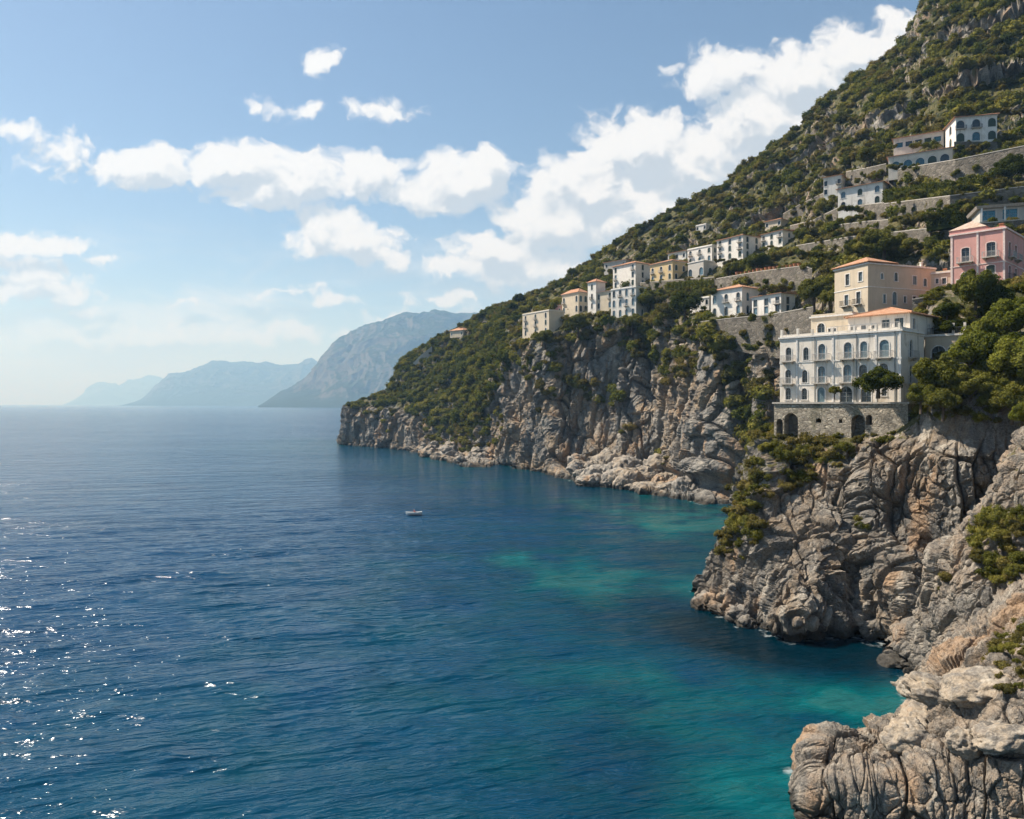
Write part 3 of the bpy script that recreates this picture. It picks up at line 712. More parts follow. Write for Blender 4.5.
# ================================================================ buildings
# ---- the big white house on the headland
pal = Building('white_villa', 'big white house of arched windows and balconies on the near headland', 'villa')
W3, W2, W1 = 0.06, 3.05, 6.65
pal.block(780, 901.5, 924, 108.5, 48, z0=30.25, h=10.6, wall=VILLAW, roof='flat', parapet=.35, found=1.5, front=[
  (788.6, W1, .95, 2.25, True, 'glass', 1.3), (806, W1 + .1, .9, 2.0, True, 'glass', None), (821.8, W1, 1.15, 2.5, True, 'blue', 1.5), (847.8, W1, 1.2, 2.5, True, 'blue', 1.2), (863.8, W1, 1.05, 2.5, True, 'shut', .8), (884.3, W1 - .05, 1.35, 2.6, True, 'shut', 1.2),
  (788.2, W2, .95, 2.25, True, 'glass', 1.3), (804.8, W2 + .1, .9, 2.0, True, 'glass', None), (821.5, W2, 1.15, 2.6, True, 'blue', 1.3), (847.3, W2, 1.2, 2.7, True, 'blue', 1.2), (863, W2, 1.2, 2.6, True, 'glass', None), (883.3, W2, 1.4, 2.7, True, 'glass', None),
  (788.2, W3 + .4, .9, 1.9, True, 'glass', None), (804.4, W3 + .4, .9, 1.8, True, 'glass', None), (821, W3, 1.2, 2.3, True, 'shut', None), (846, W3, 1.9, 2.4, True, 'glass', None), (866, W3, 1.5, 2.3, True, 'glass', None), (884, W3 + .9, .7, 1.1, True, 'glass', None)],
  right=[(911, W1, 1.1, 2.6, True, 'glass', 1.3), (911, W2 - .2, 1.1, 2.6, True, 'glass', 1.2)])
pal.band(10.0).band(6.35).band(2.75)
pal.pilasters([pal.uf(797), pal.uf(833), pal.uf(876)] + [pal.W - .2], w=.28)
pal.rail(pal.uf(830), pal.W - .3, 10.95, .12, True, .8)
for px in (781.5, 797.5, 812, 832, 854, 876, 899):
    q = MB(); u = pal.uf(px); a = [pal.pt(u - .18, -.03, 10.6), pal.pt(u + .18, -.03, 10.6), pal.pt(u + .18, .33, 10.6), pal.pt(u - .18, .33, 10.6)]
    q.hexa(a, [(v[0], v[1], v[2] + (1.25 if px < 800 else .95)) for v in a]); q.build('terrace_post', VILLAW, pal.root)
z2 = 30.25 + 10.6
for px in (815, 856.5, 895):
    q = MB(); u = pal.uf(px); q.tube([pal.pt(u, -.09, 10.3), pal.pt(u, -.09, 5), pal.pt(u, -.09, .1)], .06, 6); q.build('drainpipe', SASH, pal.root)
# set-back top floor under its tiled hip roof
pal.block(848, 910, 936, 112.5, 48, z0=z2 - .3, h=3.1, wall=VILLAW, roof='hip', found=.2, over=.5, rise=1.5, cornice=False, front=[
  (853, .8, .7, .9, False, 'glass'), (863.6, .7, .8, 1.1, False, 'glass'), (874, .7, .7, 1.0, False, 'glass'), (885.6, .3, 1.2, 2.1, False, 'glass'), (899, .3, 1.3, 2.2, False, 'glass')], right=[(914, .5, .9, 1.9, False, 'blue'), (929, .9, .5, 1.0, False, 'glass')])
# cream annex on the left of the roof terrace
pal.block(811, 852, 868, 121, 48, z0=z2 - .6, h=4.4, wall=CREAM, roof='flat', parapet=.3, found=1, front=[(821, .3, 1.3, 2.9, True, 'glass'), (832, .8, 1.3, 1.4, False, 'glass')])
# plain side wing behind the trees, with a terrace on top
pal.block(925, 972, None, 112, 44, z0=30.25, h=10.4, depth=7, wall=BEIGE, roof='flat', parapet=.1, found=1.5, front=[(938.5, W1 - .4, 1.9, 2.4, True, 'glass'), (952, W1 - .4, 1.2, 2.2, True, 'glass')])
pal.rail(.3, pal.W - .3, 10.5, .15, False, .95)
for px in (952.5, 964):
    q = MB(); u = pal.uf(px); a = [pal.pt(u - .16, .4, 10.38), pal.pt(u + .16, .4, 10.38), pal.pt(u + .16, .7, 10.38), pal.pt(u - .16, .7, 10.38)]; q.hexa(a, [(v[0], v[1], v[2] + 1.7) for v in a]); q.build('terrace_post', VILLAW, pal.root)
# its arched base wall
bw = Building('arched_base_wall', 'rough stone base wall with deep arches carrying the big white house', 'wall')
STONEP = mat_stone('base_wall_stone', (.38, .335, .265), 1.8)
bw.block(774, 908, None, 106.6, 47, z0=24.2, h=6.1, depth=4.2, wall=STONEP, roof='flat', parapet=0, cornice=True, trim=SLAB, found=4, front=[
   (791, .35, 2.3, 4.0, True, 'open'), (858, .5, 2.0, 3.7, True, 'open'), (779.5, .4, 1.1, 3.0, True, 'open'), (818.5, 2.9, .9, .7, True, 'open'), (840.5, 2.9, .5, .6, False, 'open'), (869, 2.7, .9, 1.5, True, 'open')])
p_ = bw.pt
for px, z, w_, h_ in ((791, .35, 2.3, 4.0), (858, .5, 2.0, 3.7), (779.5, .4, 1.1, 3.0), (818.5, 2.9, .9, .7), (840.5, 2.9, .5, .6), (869, 2.7, .9, 1.5)):
    u = bw.uf(px); ops = MB(); ops.box(0, 1, 0, 1, 0, 1); ops = MB(); ops.hexa([p_(u - w_/2 - .1, 1.51, z - .1), p_(u + w_/2 + .1, 1.51, z - .1), p_(u + w_/2 + .1, 1.8, z - .1), p_(u - w_/2 - .1, 1.8, z - .1)], [p_(u - w_/2 - .1, 1.51, z + h_ + .1), p_(u + w_/2 + .1, 1.51, z + h_ + .1), p_(u + w_/2 + .1, 1.8, z + h_ + .1), p_(u - w_/2 - .1, 1.8, z + h_ + .1)]); ops.build('arch_back', STONED, bw.root)
# ---- beige villa behind it
bei = Building('beige_villa', 'two-storey beige villa with a small pyramid tile roof, directly behind the big white house', 'villa')
bei.block(834.6, 868, 935.7, 137, 70, ybase=312, ytop=262.5, wall=BEIGE, roof='flat', parapet=.12, found=4, front=[
  (847.5, 5.6, .95, 2.1, False, 'glass', None), (860.5, 5.9, .9, 1.7, False, 'blue', None), (846.5, 1.7, .95, 2.1, False, 'blue', 1.2), (858.5, 1.7, 1.0, 2.3, False, 'glass', .6)],
  right=[(882, 6.2, .55, 1.1, True, 'shut'), (896, 6.0, .8, 1.6, True, 'blue'), (914.5, 5.6, .9, 1.6, False, 'shut'), (925, 5.4, .8, 1.5, True, 'blue'), (884.5, 1.8, .6, 1.6, False, 'shut'), (894.5, 1.6, 1.0, 2.4, True, 'shut'), (905, 2.1, .6, 1.2, False, 'glass'), (914.5, 2.2, .9, 1.2, False, 'glass')])
bei.band(4.6)
W_, D_ = bei.W, bei.dep; e = .45; q = MB(); zb = bei.h + .13; d2 = D_ * .42
E0 = [bei.pt(-e, -e, zb), bei.pt(W_ + e, -e, zb), bei.pt(W_ + e, d2, zb), bei.pt(-e, d2, zb)]; E = [(a[0], a[1], a[2] + .14) for a in E0]; T = bei.pt(W_ * .55, d2 * .48, zb + 1.75)
q.poly(E0[::-1])
for i in range(4): q.poly([E0[i], E0[(i+1) % 4], E[(i+1) % 4], E[i]]); q.poly([E[i], E[(i+1) % 4], T])
q.build('roof', TILE, bei.root)
bei.chimney(W_ - 1, D_ * .82, bei.h, .9, .4)
# ---- small cream house, pink house
sc_ = Building('small_cream_house', 'small cream house squeezed between the beige villa and the pink house', 'house')
sc_.block(930, 951, 956, 140, 42, ybase=294, ytop=271, wall=CREAM, roof='flat', parapet=.2, front=[(938, .4, 1.3, 1.3, True, 'glass'), (944, 2.0, .7, 1.1, False, 'glass'), (937, 2.2, .5, .9, False, 'glass')])
sc_.chimney(2.0, 1, sc_.h, .6, .5, TERR_POT)
pk = Building('pink_house', 'pink three-storey house with white trim and iron balconies above the trees', 'house')
pk.block(950.5, 1005.4, None, 129, 47, z0=47.2, h=(404-227)/750*129+30-47.2, depth=12, wall=PINK, roof='flat', parapet=.25, trim=TRIMP, found=4, front=[
  (965.5, 8.0, 1.25, 2.6, .35, 'glass', 1.2), (991, 8.4, 1.35, 2.6, .35, 'glass', 1.2), (965.2, 4.1, 1.2, 2.1, .35, 'glass', .5), (990.5, 4.5, 1.3, 2.5, .35, 'shutg', 1.0), (958, .9, .8, 1.7, True, 'glass'), (953, .6, .7, .8, True, 'glass'), (958.3, 4.3, .5, .7, False, 'glass')],
  right=[(.22, 8.4, 1.2, 2.6, .35, 'glass', 1.0), (.22, 4.5, 1.2, 2.4, .35, 'glass', .8), (.55, 8.4, 1.2, 2.6, .35, 'glass', 1.0), (.55, 4.5, 1.2, 2.4, .35, 'glass', 1.0)])
pk.band(7.3, mat=TRIMP).band(3.6, mat=TRIMP).pilasters([.2, pk.uf(977.6), pk.W - .2], TRIMP)
u = pk.uf(978); q = MB(); zb = pk.h + .02
E0 = [pk.pt(u - 4.6, .2, zb), pk.pt(u + 1.2, .2, zb), pk.pt(u + 1.2, 6, zb), pk.pt(u - 4.6, 6, zb)]; E1 = [(a[0], a[1], a[2] + .7) for a in E0]; T = pk.pt(u - 1.6, 2.6, zb + 2.5)
for i in range(4): q.poly([E0[i], E0[(i+1) % 4], E1[(i+1) % 4], E1[i]])
q.build('roof_base', PINK, pk.root); q = MB()
E2 = [pk.pt(u - 4.75, .05, zb + .71), pk.pt(u + 1.35, .05, zb + .71), pk.pt(u + 1.35, 6.15, zb + .71), pk.pt(u - 4.75, 6.15, zb + .71)]
q.poly(E2[::-1])
for i in range(4): q.poly([E2[i], E2[(i+1) % 4], T])
q.build('roof', TILEP, pk.root)
pk.chimney(pk.W - 1.0, .4, pk.h, .7, .6, TERR_POT)
# ---- glazed pavilion above the pink house
pg = Building('glazed_pavilion', 'low pavilion with blue glazing under a heavy flat roof, above the pink house', 'pavilion')
pg.block(980, 1050, None, 166, 20, ybase=217, ytop=204, depth=8, wall=GREYW, roof='flat', parapet=0, cornice=False, found=5, front=[(x, .25, 2.9, 2.2, False, 'teal') for x in (986, 998, 1010, 1022, 1036)])
q = MB(); e = .7; q.hexa([pg.pt(-e, -e, pg.h + .01), pg.pt(pg.W + e, -e, pg.h + .01), pg.pt(pg.W + e, 9, pg.h + .01), pg.pt(-e, 9, pg.h + .01)], [pg.pt(-e * 1.4, -e * 1.4, pg.h + .6), pg.pt(pg.W + e, -e * 1.4, pg.h + .6), pg.pt(pg.W + e, 9, pg.h + .6), pg.pt(-e * 1.4, 9, pg.h + .6)]); q.build('roof', FLATROOF, pg.root)
for px in (981, 1004, 1028):
    q = MB(); u = pg.uf(px); q.hexa([pg.pt(u-.15, -.9, -.2), pg.pt(u+.15, -.9, -.2), pg.pt(u+.15, -.6, -.2), pg.pt(u-.15, -.6, -.2)], [pg.pt(u-.15, -.9, pg.h), pg.pt(u+.15, -.9, pg.h), pg.pt(u+.15, -.6, pg.h), pg.pt(u-.15, -.6, pg.h)]); q.build('column', WHITE, pg.root)

def DL(x, y, off=-3.0, r=5): return (land_depth(x, y, r, True) or 300) + off
G2 = ('glass', 'glass', 'blue', 'shutg')
def far_house(name, label, xl, xc, xr, yb, yt, theta, nf, nr, zs, w, h, wall=WHITE, roof='flat', D=None, arch=True, depth=None, rise=None, seed=0, kinds=G2, bal=.9, parapet=.4, cat='house', off=-3.0, roofmat=TILE, found=3.0):
    if D is None:
        D = DL(xc - 2, yb, off); th = math.radians(theta); kl = (xl - CX) / FL; kc = (xc - CX) / FL
        Dl = DL(xl + 2, yb, off); run = (kc - kl) / (math.cos(th) + kl * math.sin(th)) * math.sin(th)     # left end lies D*run farther
        D = max(min(D, Dl / (1 + run)), D - 14)
    b = Building(name, label, cat)
    H = (yb - yt) / FL * D; zz = [H * z for z in zs]
    b.block(xl, xc, xr, D, theta, ybase=yb, ytop=yt, wall=wall, roof=roof, found=found, depth=depth, rise=rise, parapet=parapet, detail=False, over=.6,
            front=rows(nf, zz, w, h, arch, kinds, bal, seed=seed), right=rows(nr, zz, w, h, arch, kinds, None, .25, .75, seed=seed + 1) if nr else (), left=rows(1, zz, w, h, arch, kinds, None, seed=seed + 2))
    return b
# ---- village on the cliff top, from its far end
far_house('cream_house', 'square cream house at the far left end of the cliff-top village', 522.5, 549, 553, 334, 310, 56, 3, 0, (.06, .4, .7), 1.5, 2.5, CREAM, seed=1, depth=9, off=3.5, found=2.2)
far_house('cream_house', 'cream house with an orange hip roof beside the narrow white tower', 562, 578.5, 588, 313, 292, 56, 2, 2, (.08, .55), 1.6, 3.0, CREAM, 'hip', seed=2, rise=2.2)
far_house('narrow_tower', 'narrow white tower house with a terracotta cap in the cliff-top village', 587.8, 596, 599, 311, 281.5, 52, 1, 0, (.1, .42, .74), 1.2, 2.6, WHITE, 'hip', seed=3, depth=6, rise=1.8, cat='tower')
far_house('low_cream_house', 'low greyish cream house between the narrow tower and the white block', 597, 611.5, 613, 308.5, 290.5, 48, 2, 0, (.08, .58), 1.5, 2.6, CREAM, 'lean', seed=4, depth=8, rise=.8)
far_house('white_block', 'white three-storey block standing on the cliff edge below the tall white house', 611, 636, 640, 316, 286.5, 46, 4, 1, (.03, .38, .72), 1.4, 3.0, WHITE, seed=5, kinds=('glass', 'blue', 'blue'), depth=9)
far_house('tall_white_house', 'tallest white house of the village with small square windows and a tiled roof', 613, 635.5, 650, 286, 262.5, 54, 2, 1, (.06, .4, .72), 1.5, 2.5, WHITE, 'hip', seed=6, arch=False, rise=1.8)
far_house('yellow_house', 'wide yellow house with a terracotta roof beside the tall white house', 650, 672.5, 687.5, 280, 260.5, 56, 3, 2, (.08, .52), 1.5, 2.5, YELLOW, 'hip', seed=7, rise=1.6)
far_house('arcaded_house', 'stone-based arcaded house below the stepped white house', 688, 703.5, 717, 276, 260, 56, 2, 1, (.1,), 2.2, 3.2, GREYW, seed=8, parapet=.2)
far_house('stepped_white_house', 'white flat-topped house above the arcade, left neighbour of the big gabled white house', 687.5, 712, 718, 261.5, 245, 52, 3, 1, (.1, .58), 1.4, 2.2, WHITE, seed=9)
far_house('large_white_house', 'large white hip-roofed house at the right end of the cliff-top village', 717, 743, 761, 258, 235, 58, 3, 2, (.08, .42, .72), 1.5, 2.4, WHITE, 'hip', seed=10, rise=1.7)
far_house('white_cottage', 'white cottage with a tan flank standing alone right of the cliff-top village', 761, 782.5, 796, 244.5, 230, 60, 3, 1, (.1, .55), 1.4, 2.0, WHITE, 'lean', seed=11, rise=.8)
far_house('white_terrace_villa', 'white villa with a wide terracotta hip roof on the terrace over the main cliff', 711, 742, 765, 316, 287, 55, 3, 2, (.1, .55), 1.5, 2.8, WHITE, 'hip', seed=12, rise=2.0, cat='villa', kinds=('glass', 'glass', 'blue'))
far_house('long_white_annex', 'long low white annex joined to the terrace villa', 752, 781, 795, 313.5, 293, 60, 3, 1, (.1, .5), 1.6, 2.2, WHITE, 'lean', seed=13, arch=False, rise=.9, cat='annex', off=-2.0, found=.8)
far_house('ruined_cottage', 'tiny white cottage alone on the wooded slope above the village', 696, 706, 709, 229.5, 224, 47, 2, 0, (.2,), 1.2, 1.4, WHITE, 'flat', seed=14, depth=7)
far_house('pale_roofed_shed', 'low pale shed behind the tall white house', 604, 626, 628, 266, 259.5, 44, 2, 0, (.2,), 1.4, 1.6, GREYW, 'lean', seed=15, depth=7, cat='shed', rise=1.0)
far_house('orange_roofed_cottage', 'tiny cottage with a bright orange roof on the ridge of the far headland', 450, 463, 466, 335.5, 330, 42, 2, 0, (.2,), 1.4, 1.7, CREAM, 'hip', seed=16, depth=9, rise=2.6, off=-2, found=1.0)
far_house('pinkish_cottage', 'little pinkish cottage between the far cream house and the orange-roofed one', 552.5, 560.5, 562, 313.5, 305, 50, 2, 0, (.25,), 1.1, 1.6, PINK, 'lean', seed=31, depth=6, rise=.7)
far_house('white_cottage', 'small white cottage with a tiled lean-to roof above the arcaded house', 668, 686, 689, 258.5, 250.5, 50, 3, 0, (.25,), 1.3, 1.8, WHITE, 'lean', seed=32, depth=7, rise=1.0)
far_house('cream_cottage', 'cream cottage on the slope behind the large white house', 765, 781, 784, 226, 219, 52, 2, 0, (.25,), 1.3, 1.6, CREAM, 'hip', seed=33, depth=7, rise=1.2)
far_house('terrace_house', 'low white terrace house under the trees left of the terrace villa', 690, 709, 712, 306, 297, 50, 3, 0, (.2,), 1.2, 1.9, WHITE, 'flat', seed=34, depth=6)
# ---- houses on the upper terraces
far_house('small_white_house', 'small white house stepping down left of the long white house on the upper slope', 823.6, 841.3, 858, 194, 175, 38, 2, 1, (.1, .55), 1.2, 1.9, WHITE, 'lean', seed=20, rise=.6, arch=False)
far_house('long_white_house', 'long white two-storey house on the stone terrace below the big terrace wall', 838, 882.7, 890, 203.5, 181.5, 42, 3, 1, (.08, .56), 1.5, 2.2, WHITE, 'lean', seed=21, rise=.5, kinds=('glass', 'blue', 'shutg'), bal=None)
far_house('row_house', 'long single-storey white row with green glass doors on the big terrace wall', 888.4, 952.7, 955, 162, 147.5, 32, 5, 0, (.14,), 2.5, 2.3, CREAMW, 'lean', rise=.35, seed=22, depth=7, kinds=('pool', 'glass', 'shutg'), arch=True)
far_house('upper_row_house', 'upper low white row house tucked under the rocky slope', 893.6, 943.7, 946, 142, 131, 32, 5, 0, (.14,), 2.0, 1.7, CREAMW, 'lean', rise=.35, seed=23, depth=7, kinds=('glass', 'pool', 'shutg'), arch=False)
uv = far_house('hillside_villa', 'highest white villa with a terracotta roof on a stone ground floor', 955.7, 997, None, 141, 114.5, 14, 3, 0, (.08, .56), 2.2, 2.7, WHITE, 'hip', seed=24, depth=10, rise=1.8, cat='villa', kinds=('glass', 'pool', 'shutg'), off=-6)
uvD = math.hypot(0, KEEP[-1][4])
stone_wall('arched stone ground floor wall under the highest white villa', [(954, 141.5, 157, uvD - .4 + 2), (997.5, 141.5, 157, uvD - .6)], mat=STONEF, thick=7, name='stone_base_wall', cap=False)

# ---- terrace and retaining walls
GRP = None
stone_wall('tall grey terrace wall under the white row house and the highest villa', [(889, 171, 193), (955, 160, 186), (1030, 145, 176)], mat=STONEF)
stone_wall('grey wall below the long hedge', [(884, 204, 216), (950, 196, 208), (1030, 186, 200)], mat=STONEF)
stone_wall('stone terrace wall carrying the long white house', [(815, 219, 224), (838, 208, 217), (884, 203, 216)], mat=STONEF)
stone_wall('long garden wall with terracotta pots above the terrace villa', [(704, 281, 290), (760, 271.5, 287), (803, 266, 287), (812, 269, 285)], mat=STONEF)
stone_wall('wall with hanging plants below the terrace villa', [(700, 322, 338), (735, 318, 338), (770, 315, 345), (813, 307, 345)], mat=STONEF)
stone_wall('long thin wall on the slope above the garden trees', [(796, 246, 253), (850, 237, 246), (930, 228.5, 240)], mat=STONEF)
stone_wall('dark wall in shade below the orchard hedge', [(905, 231, 243), (965, 222, 234)], mat=STONED)
stone_wall('short dark wall at the foot of the pink house', [(912, 300, 318, 131), (965, 291, 312, 126.5)], mat=STONED, far=False, thick=3)
stone_wall('pale stone wall under the glazed pavilion', [(976, 224, 236, 165), (1046, 218, 232, 160)], mat=STONEF, far=False)
stone_wall('whitewashed stepped wall climbing the ridge of the far headland', [(413, 363, 367), (421, 355, 360), (432, 346, 352)], mat=GREYW, thick=3, cap=False)
stone_wall('low wall under the yellow house and the arcaded house', [(640, 283, 290), (688, 279, 288), (718, 277, 286)], mat=STONEF)
stone_wall('short terrace wall among the trees below the long white house', [(832, 226, 232), (862, 222, 229), (888, 220, 228)], mat=STONEF)
stone_wall('mossy terrace wall between the upper row house and the rocky slope', [(846, 172, 178), (868, 168, 175), (886, 164, 172)], mat=STONEF)
stone_wall('terrace wall on the bushy slope behind the white cottage', [(790, 226, 231), (815, 220, 226)], mat=STONEF)
stone_wall('sloping stone wall on the hillside left of the small white house', [(783, 214, 219), (803, 203, 208), (824, 193, 200)], mat=STONEF)
# pots along the garden wall
for k in range(22):
    x = 728 + k * 3.5 + random.uniform(-.8, .8); yt = np.interp(x, [704, 760, 803, 812], [281, 271.5, 266, 269]); D = (land_depth(704 + (x-704), yt + 12, 6, True) or 250)
for k in range(16):
    f = (k + .5) / 16; x = 735 + f * 66
    yt = float(np.interp(x, [704, 760, 803], [281, 271.5, 266])); D0 = [(land_depth(a, b, 6, True) or 240) - 1.5 for a, b in ((704, 290), (760, 287), (803, 287))]
    D = float(np.interp(x, [704, 760, 803], D0)) + .9
    c = P3(x, yt, D); q = MB(); q.tube([(0, 0, .12), (0, 0, .9), (0, 0, 1.0)], [.42, .62, .70], 8)
    if k == 0: potm = q.mesh('plant_pot')
    o = link('plant_pot', potm, TERR_POT, loc=(c[0], c[1], c[2] + .05)); o.scale = [random.uniform(.8, 1.25)] * 3
    tag(o, 'terracotta pot in the row along the top of the long garden wall', 'pot', 'terracotta pots on the garden wall')
# ================================================================ plants
def mat_leaf(name, a, b, c, trans=.3):
    m, n, out = new_mat(name); tone = n.n('ShaderNodeAttribute', attribute_name='tone').outputs['Fac']
    rnd = n.n('ShaderNodeObjectInfo').outputs['Random']
    f = n.math('ADD', n.math('MULTIPLY', tone, .52), n.math('MULTIPLY', rnd, .48))
    col = n.ramp(f, [(0.12, a), (0.5, b), (0.9, c)])
    d = n.n('ShaderNodeBsdfDiffuse', ins={0: col}); tr = n.n('ShaderNodeBsdfTranslucent', ins={0: n.mix(1.0, col, (1.0, 1.0, .45), 'MULTIPLY')})
    mx = n.n('ShaderNodeMixShader', ins={0: trans, 1: d.outputs[0], 2: tr.outputs[0]})
    n.t.links.new(mx.outputs[0], out.inputs[0]); return m
LEAF_D = mat_leaf('dark_foliage', (.042, .054, .013), (.095, .108, .024), (.18, .175, .04))
LEAF_M = mat_leaf('olive_foliage', (.062, .068, .016), (.145, .145, .034), (.27, .235, .058))
LEAF_Y = mat_leaf('dry_foliage', (.06, .058, .02), (.135, .115, .035), (.22, .17, .06))
LEAF_L = mat_leaf('bright_foliage', (.055, .07, .016), (.14, .155, .03), (.23, .23, .05), .4)
BARK = mat_plain('bark', (.10, .075, .055), .95, spec=.1, var=.3)
def ico(sub=1):
    import bmesh
    bm = bmesh.new(); bmesh.ops.create_icosphere(bm, subdivisions=sub, radius=1.0)
    v = np.array([q.co[:] for q in bm.verts]); f = np.array([[w.index for w in q.verts] for q in bm.faces]); bm.free(); return v, f
IV, IF = ico(2)
def crown_mesh(name, seed, lobes, leaves, leaf, shape=(1, 1, .8), spread=.62, lr=(.34, .56), core=.86, up=.25):
    r = np.random.RandomState(seed); cs = []
    for k in range(lobes):
        d = r.normal(size=3); d[2] = abs(d[2]) * .9 - .25; d /= np.linalg.norm(d); cs.append((d * spread * r.uniform(.55, 1.05) * np.array(shape), r.uniform(*lr)))
    cs[0] = (np.array([0, 0, 0.0]), .6)
    V, F, T = [], [], []; nv = 0
    lt = r.uniform(0, 1, lobes)
    for (c, q), t in zip(cs, lt):
        w = 1 + .16 * fbm(IV * 2.3 + seed * 3 + c, 3, seed)[:, None]
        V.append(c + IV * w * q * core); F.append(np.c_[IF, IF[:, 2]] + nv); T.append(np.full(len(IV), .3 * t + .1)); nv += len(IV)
    li = r.randint(0, lobes, leaves); C = np.array([cs[i][0] for i in li]); Q = np.array([cs[i][1] for i in li])
    d = r.normal(size=(leaves, 3)); d[:, 2] += up; d /= np.linalg.norm(d, axis=1)[:, None]
    pos = C + d * Q[:, None] * r.uniform(.74, 1.2, leaves)[:, None]
    ok = np.ones(leaves, bool)
    for k, (c, q) in enumerate(cs): ok &= (np.linalg.norm(pos - c, axis=1) > q * .66)
    pos, d, li = pos[ok], d[ok], li[ok]; m = len(pos)
    nrm = d + r.normal(size=(m, 3)) * .55; nrm /= np.linalg.norm(nrm, axis=1)[:, None]
    a = np.cross(nrm, r.normal(size=(m, 3))); a /= np.linalg.norm(a, axis=1)[:, None]; b = np.cross(nrm, a)
    s = (leaf * r.uniform(.55, 1.35, m))[:, None]; L_ = 1.5
    quad = np.stack([pos - a * s * L_, pos - b * s * .75 + nrm * s * .25, pos + a * s * L_, pos + b * s * .75 + nrm * s * .25], 1)
    V.append(quad.reshape(-1, 3)); F.append(np.arange(m * 4).reshape(m, 4) + nv)
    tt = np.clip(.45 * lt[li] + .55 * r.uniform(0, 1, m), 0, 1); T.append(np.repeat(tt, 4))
    V = np.concatenate(V); T = np.concatenate(T)
    me = bpy.data.meshes.new(name); tris = [f[:3] for f in np.concatenate(F[:lobes])]; quads = F[lobes]
    lv = np.concatenate([np.array(tris).ravel(), quads.ravel()]); n3, n4 = len(tris), len(quads)
    me.vertices.add(len(V)); me.vertices.foreach_set('co', V.astype(np.float32).ravel()); me.loops.add(len(lv)); me.loops.foreach_set('vertex_index', lv.astype(np.int32))
    me.polygons.add(n3 + n4); me.polygons.foreach_set('loop_start', np.concatenate([np.arange(n3) * 3, n3 * 3 + np.arange(n4) * 4]).astype(np.int32)); me.update(calc_edges=True)
    at = me.attributes.new('tone', 'FLOAT', 'POINT'); at.data.foreach_set('value', T.astype(np.float32)); me.validate(); return me
def trunk_mesh(name, seed, h=1.0, r0=.075):
    r = random.Random(seed); mb = MB(); top = (r.uniform(-.08, .08), r.uniform(-.08, .08), h)
    mb.tube([(0, 0, -.35), (top[0] * .2, top[1] * .3, h * .35), (top[0] * .7, top[1] * .6, h * .7), top], [r0 * 1.3, r0, r0 * .8, r0 * .5], 7)
    for k in range(5):
        a = k * 1.26 + r.uniform(-.3, .3); z = h * r.uniform(.5, .8); l = r.uniform(.35, .6)
        mb.tube([(top[0] * .6, top[1] * .6, z), (math.cos(a) * l * .5, math.sin(a) * l * .5, z + l * .35), (math.cos(a) * l, math.sin(a) * l, z + l * .75)], [r0 * .5, r0 * .35, r0 * .15], 5)
    return mb.mesh(name)
SHRUBS = {}
for i in range(4): SHRUBS['D', i] = (crown_mesh('shrub', 100 + i, 8, 700, .085, core=.72), LEAF_D)
for i in range(4): SHRUBS['M', i] = (crown_mesh('shrub', 110 + i, 8, 700, .085, (1.1, 1.1, .7), core=.72), LEAF_M)
for i in range(3): SHRUBS['Y', i] = (crown_mesh('shrub', 120 + i, 8, 900, .06, (1.1, 1.1, .75), .7, (.25, .42), .75, .6), LEAF_Y)
for i in range(3): SHRUBS['N', i] = (crown_mesh('shrub', 130 + i, 16, 3200, .04, (1.1, 1.1, .75), .74, (.16, .36), .62, .4), LEAF_M)
for k, (me, mt) in SHRUBS.items(): me.materials.append(mt)
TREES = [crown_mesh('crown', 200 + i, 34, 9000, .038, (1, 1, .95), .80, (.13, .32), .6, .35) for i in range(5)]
TRUNKS = [trunk_mesh('trunk', 300 + i) for i in range(3)]
def tree(label, x, y, r, mat, D=None, squash=.9, far=False, group=None, trunk=.35, seed=None, name='tree', yfoot=None):
    """crown centred on column x, row y, radius r rows; foot on the land below it"""
    s = seed if seed is not None else random.randrange(1000); rr = random.Random(s)
    if D is None: D = (land_depth(x, yfoot or (y + r * .8), 5, far) or 200) - r * .25
    R = r / FL * D; c = P3(x, y, D)
    root = link(name, None, loc=(c[0], c[1], c[2] - R * (squash * .55 + trunk))); tag(root, label, 'tree', group)
    t = link('trunk', TRUNKS[s % 3], BARK, root); t.scale = (R, R, R * (trunk + .5))
    k = link('crown', TREES[s % 5], None, root, (0, 0, R * (squash * .55 + trunk)), rr.uniform(0, 6.3)); k.scale = (R, R, R * squash)
    if not k.data.materials: k.data.materials.append(None)
    k.material_slots[0].link = 'OBJECT'; k.material_slots[0].material = mat
    KEEPT.append((x, y, r, D)); return root
KEEPT = []
# ---- trees one can tell apart
tree('dark tall tree against the lower wall of the pink house', 976, 291, 20, LEAF_D, 118, 1.25, seed=1)
tree('darker crown at the right foot of the pink house', 997, 300, 17, LEAF_D, 117, 1.0, seed=2)
tree('big yellow-green tree at the frame edge below the pink house', 1014, 322, 27, LEAF_L, 108, 1.0, seed=3)
tree('rounded olive tree leaning over the cliff at the frame edge', 1006, 356, 28, LEAF_L, 101, .95, seed=4)
tree('broad green tree in front of the side wing terrace', 968, 355, 24, LEAF_L, 104, 1.0, seed=5)
tree('low dark tree hiding the corner of the big white house', 940, 378, 26, LEAF_M, 101.5, 1.0, seed=6)
tree('dense dark tree at the cliff edge right of the big white house', 921, 396, 16, LEAF_D, 101, .9, seed=7)
tree('middle tree of the thicket above the near cliff', 970, 388, 23, LEAF_M, 99, .85, seed=8)
tree('lowest tree of the thicket hanging over the near cliff', 1000, 392, 18, LEAF_M, 97, .85, seed=9)
tree('dark crown on the knoll between the beige villa and the tree below the pink house', 947, 312, 13, LEAF_D, None, .9, seed=66)
tree('low dark crown beside the roof terrace of the side wing', 950, 329, 11, LEAF_D, None, .9, seed=67)
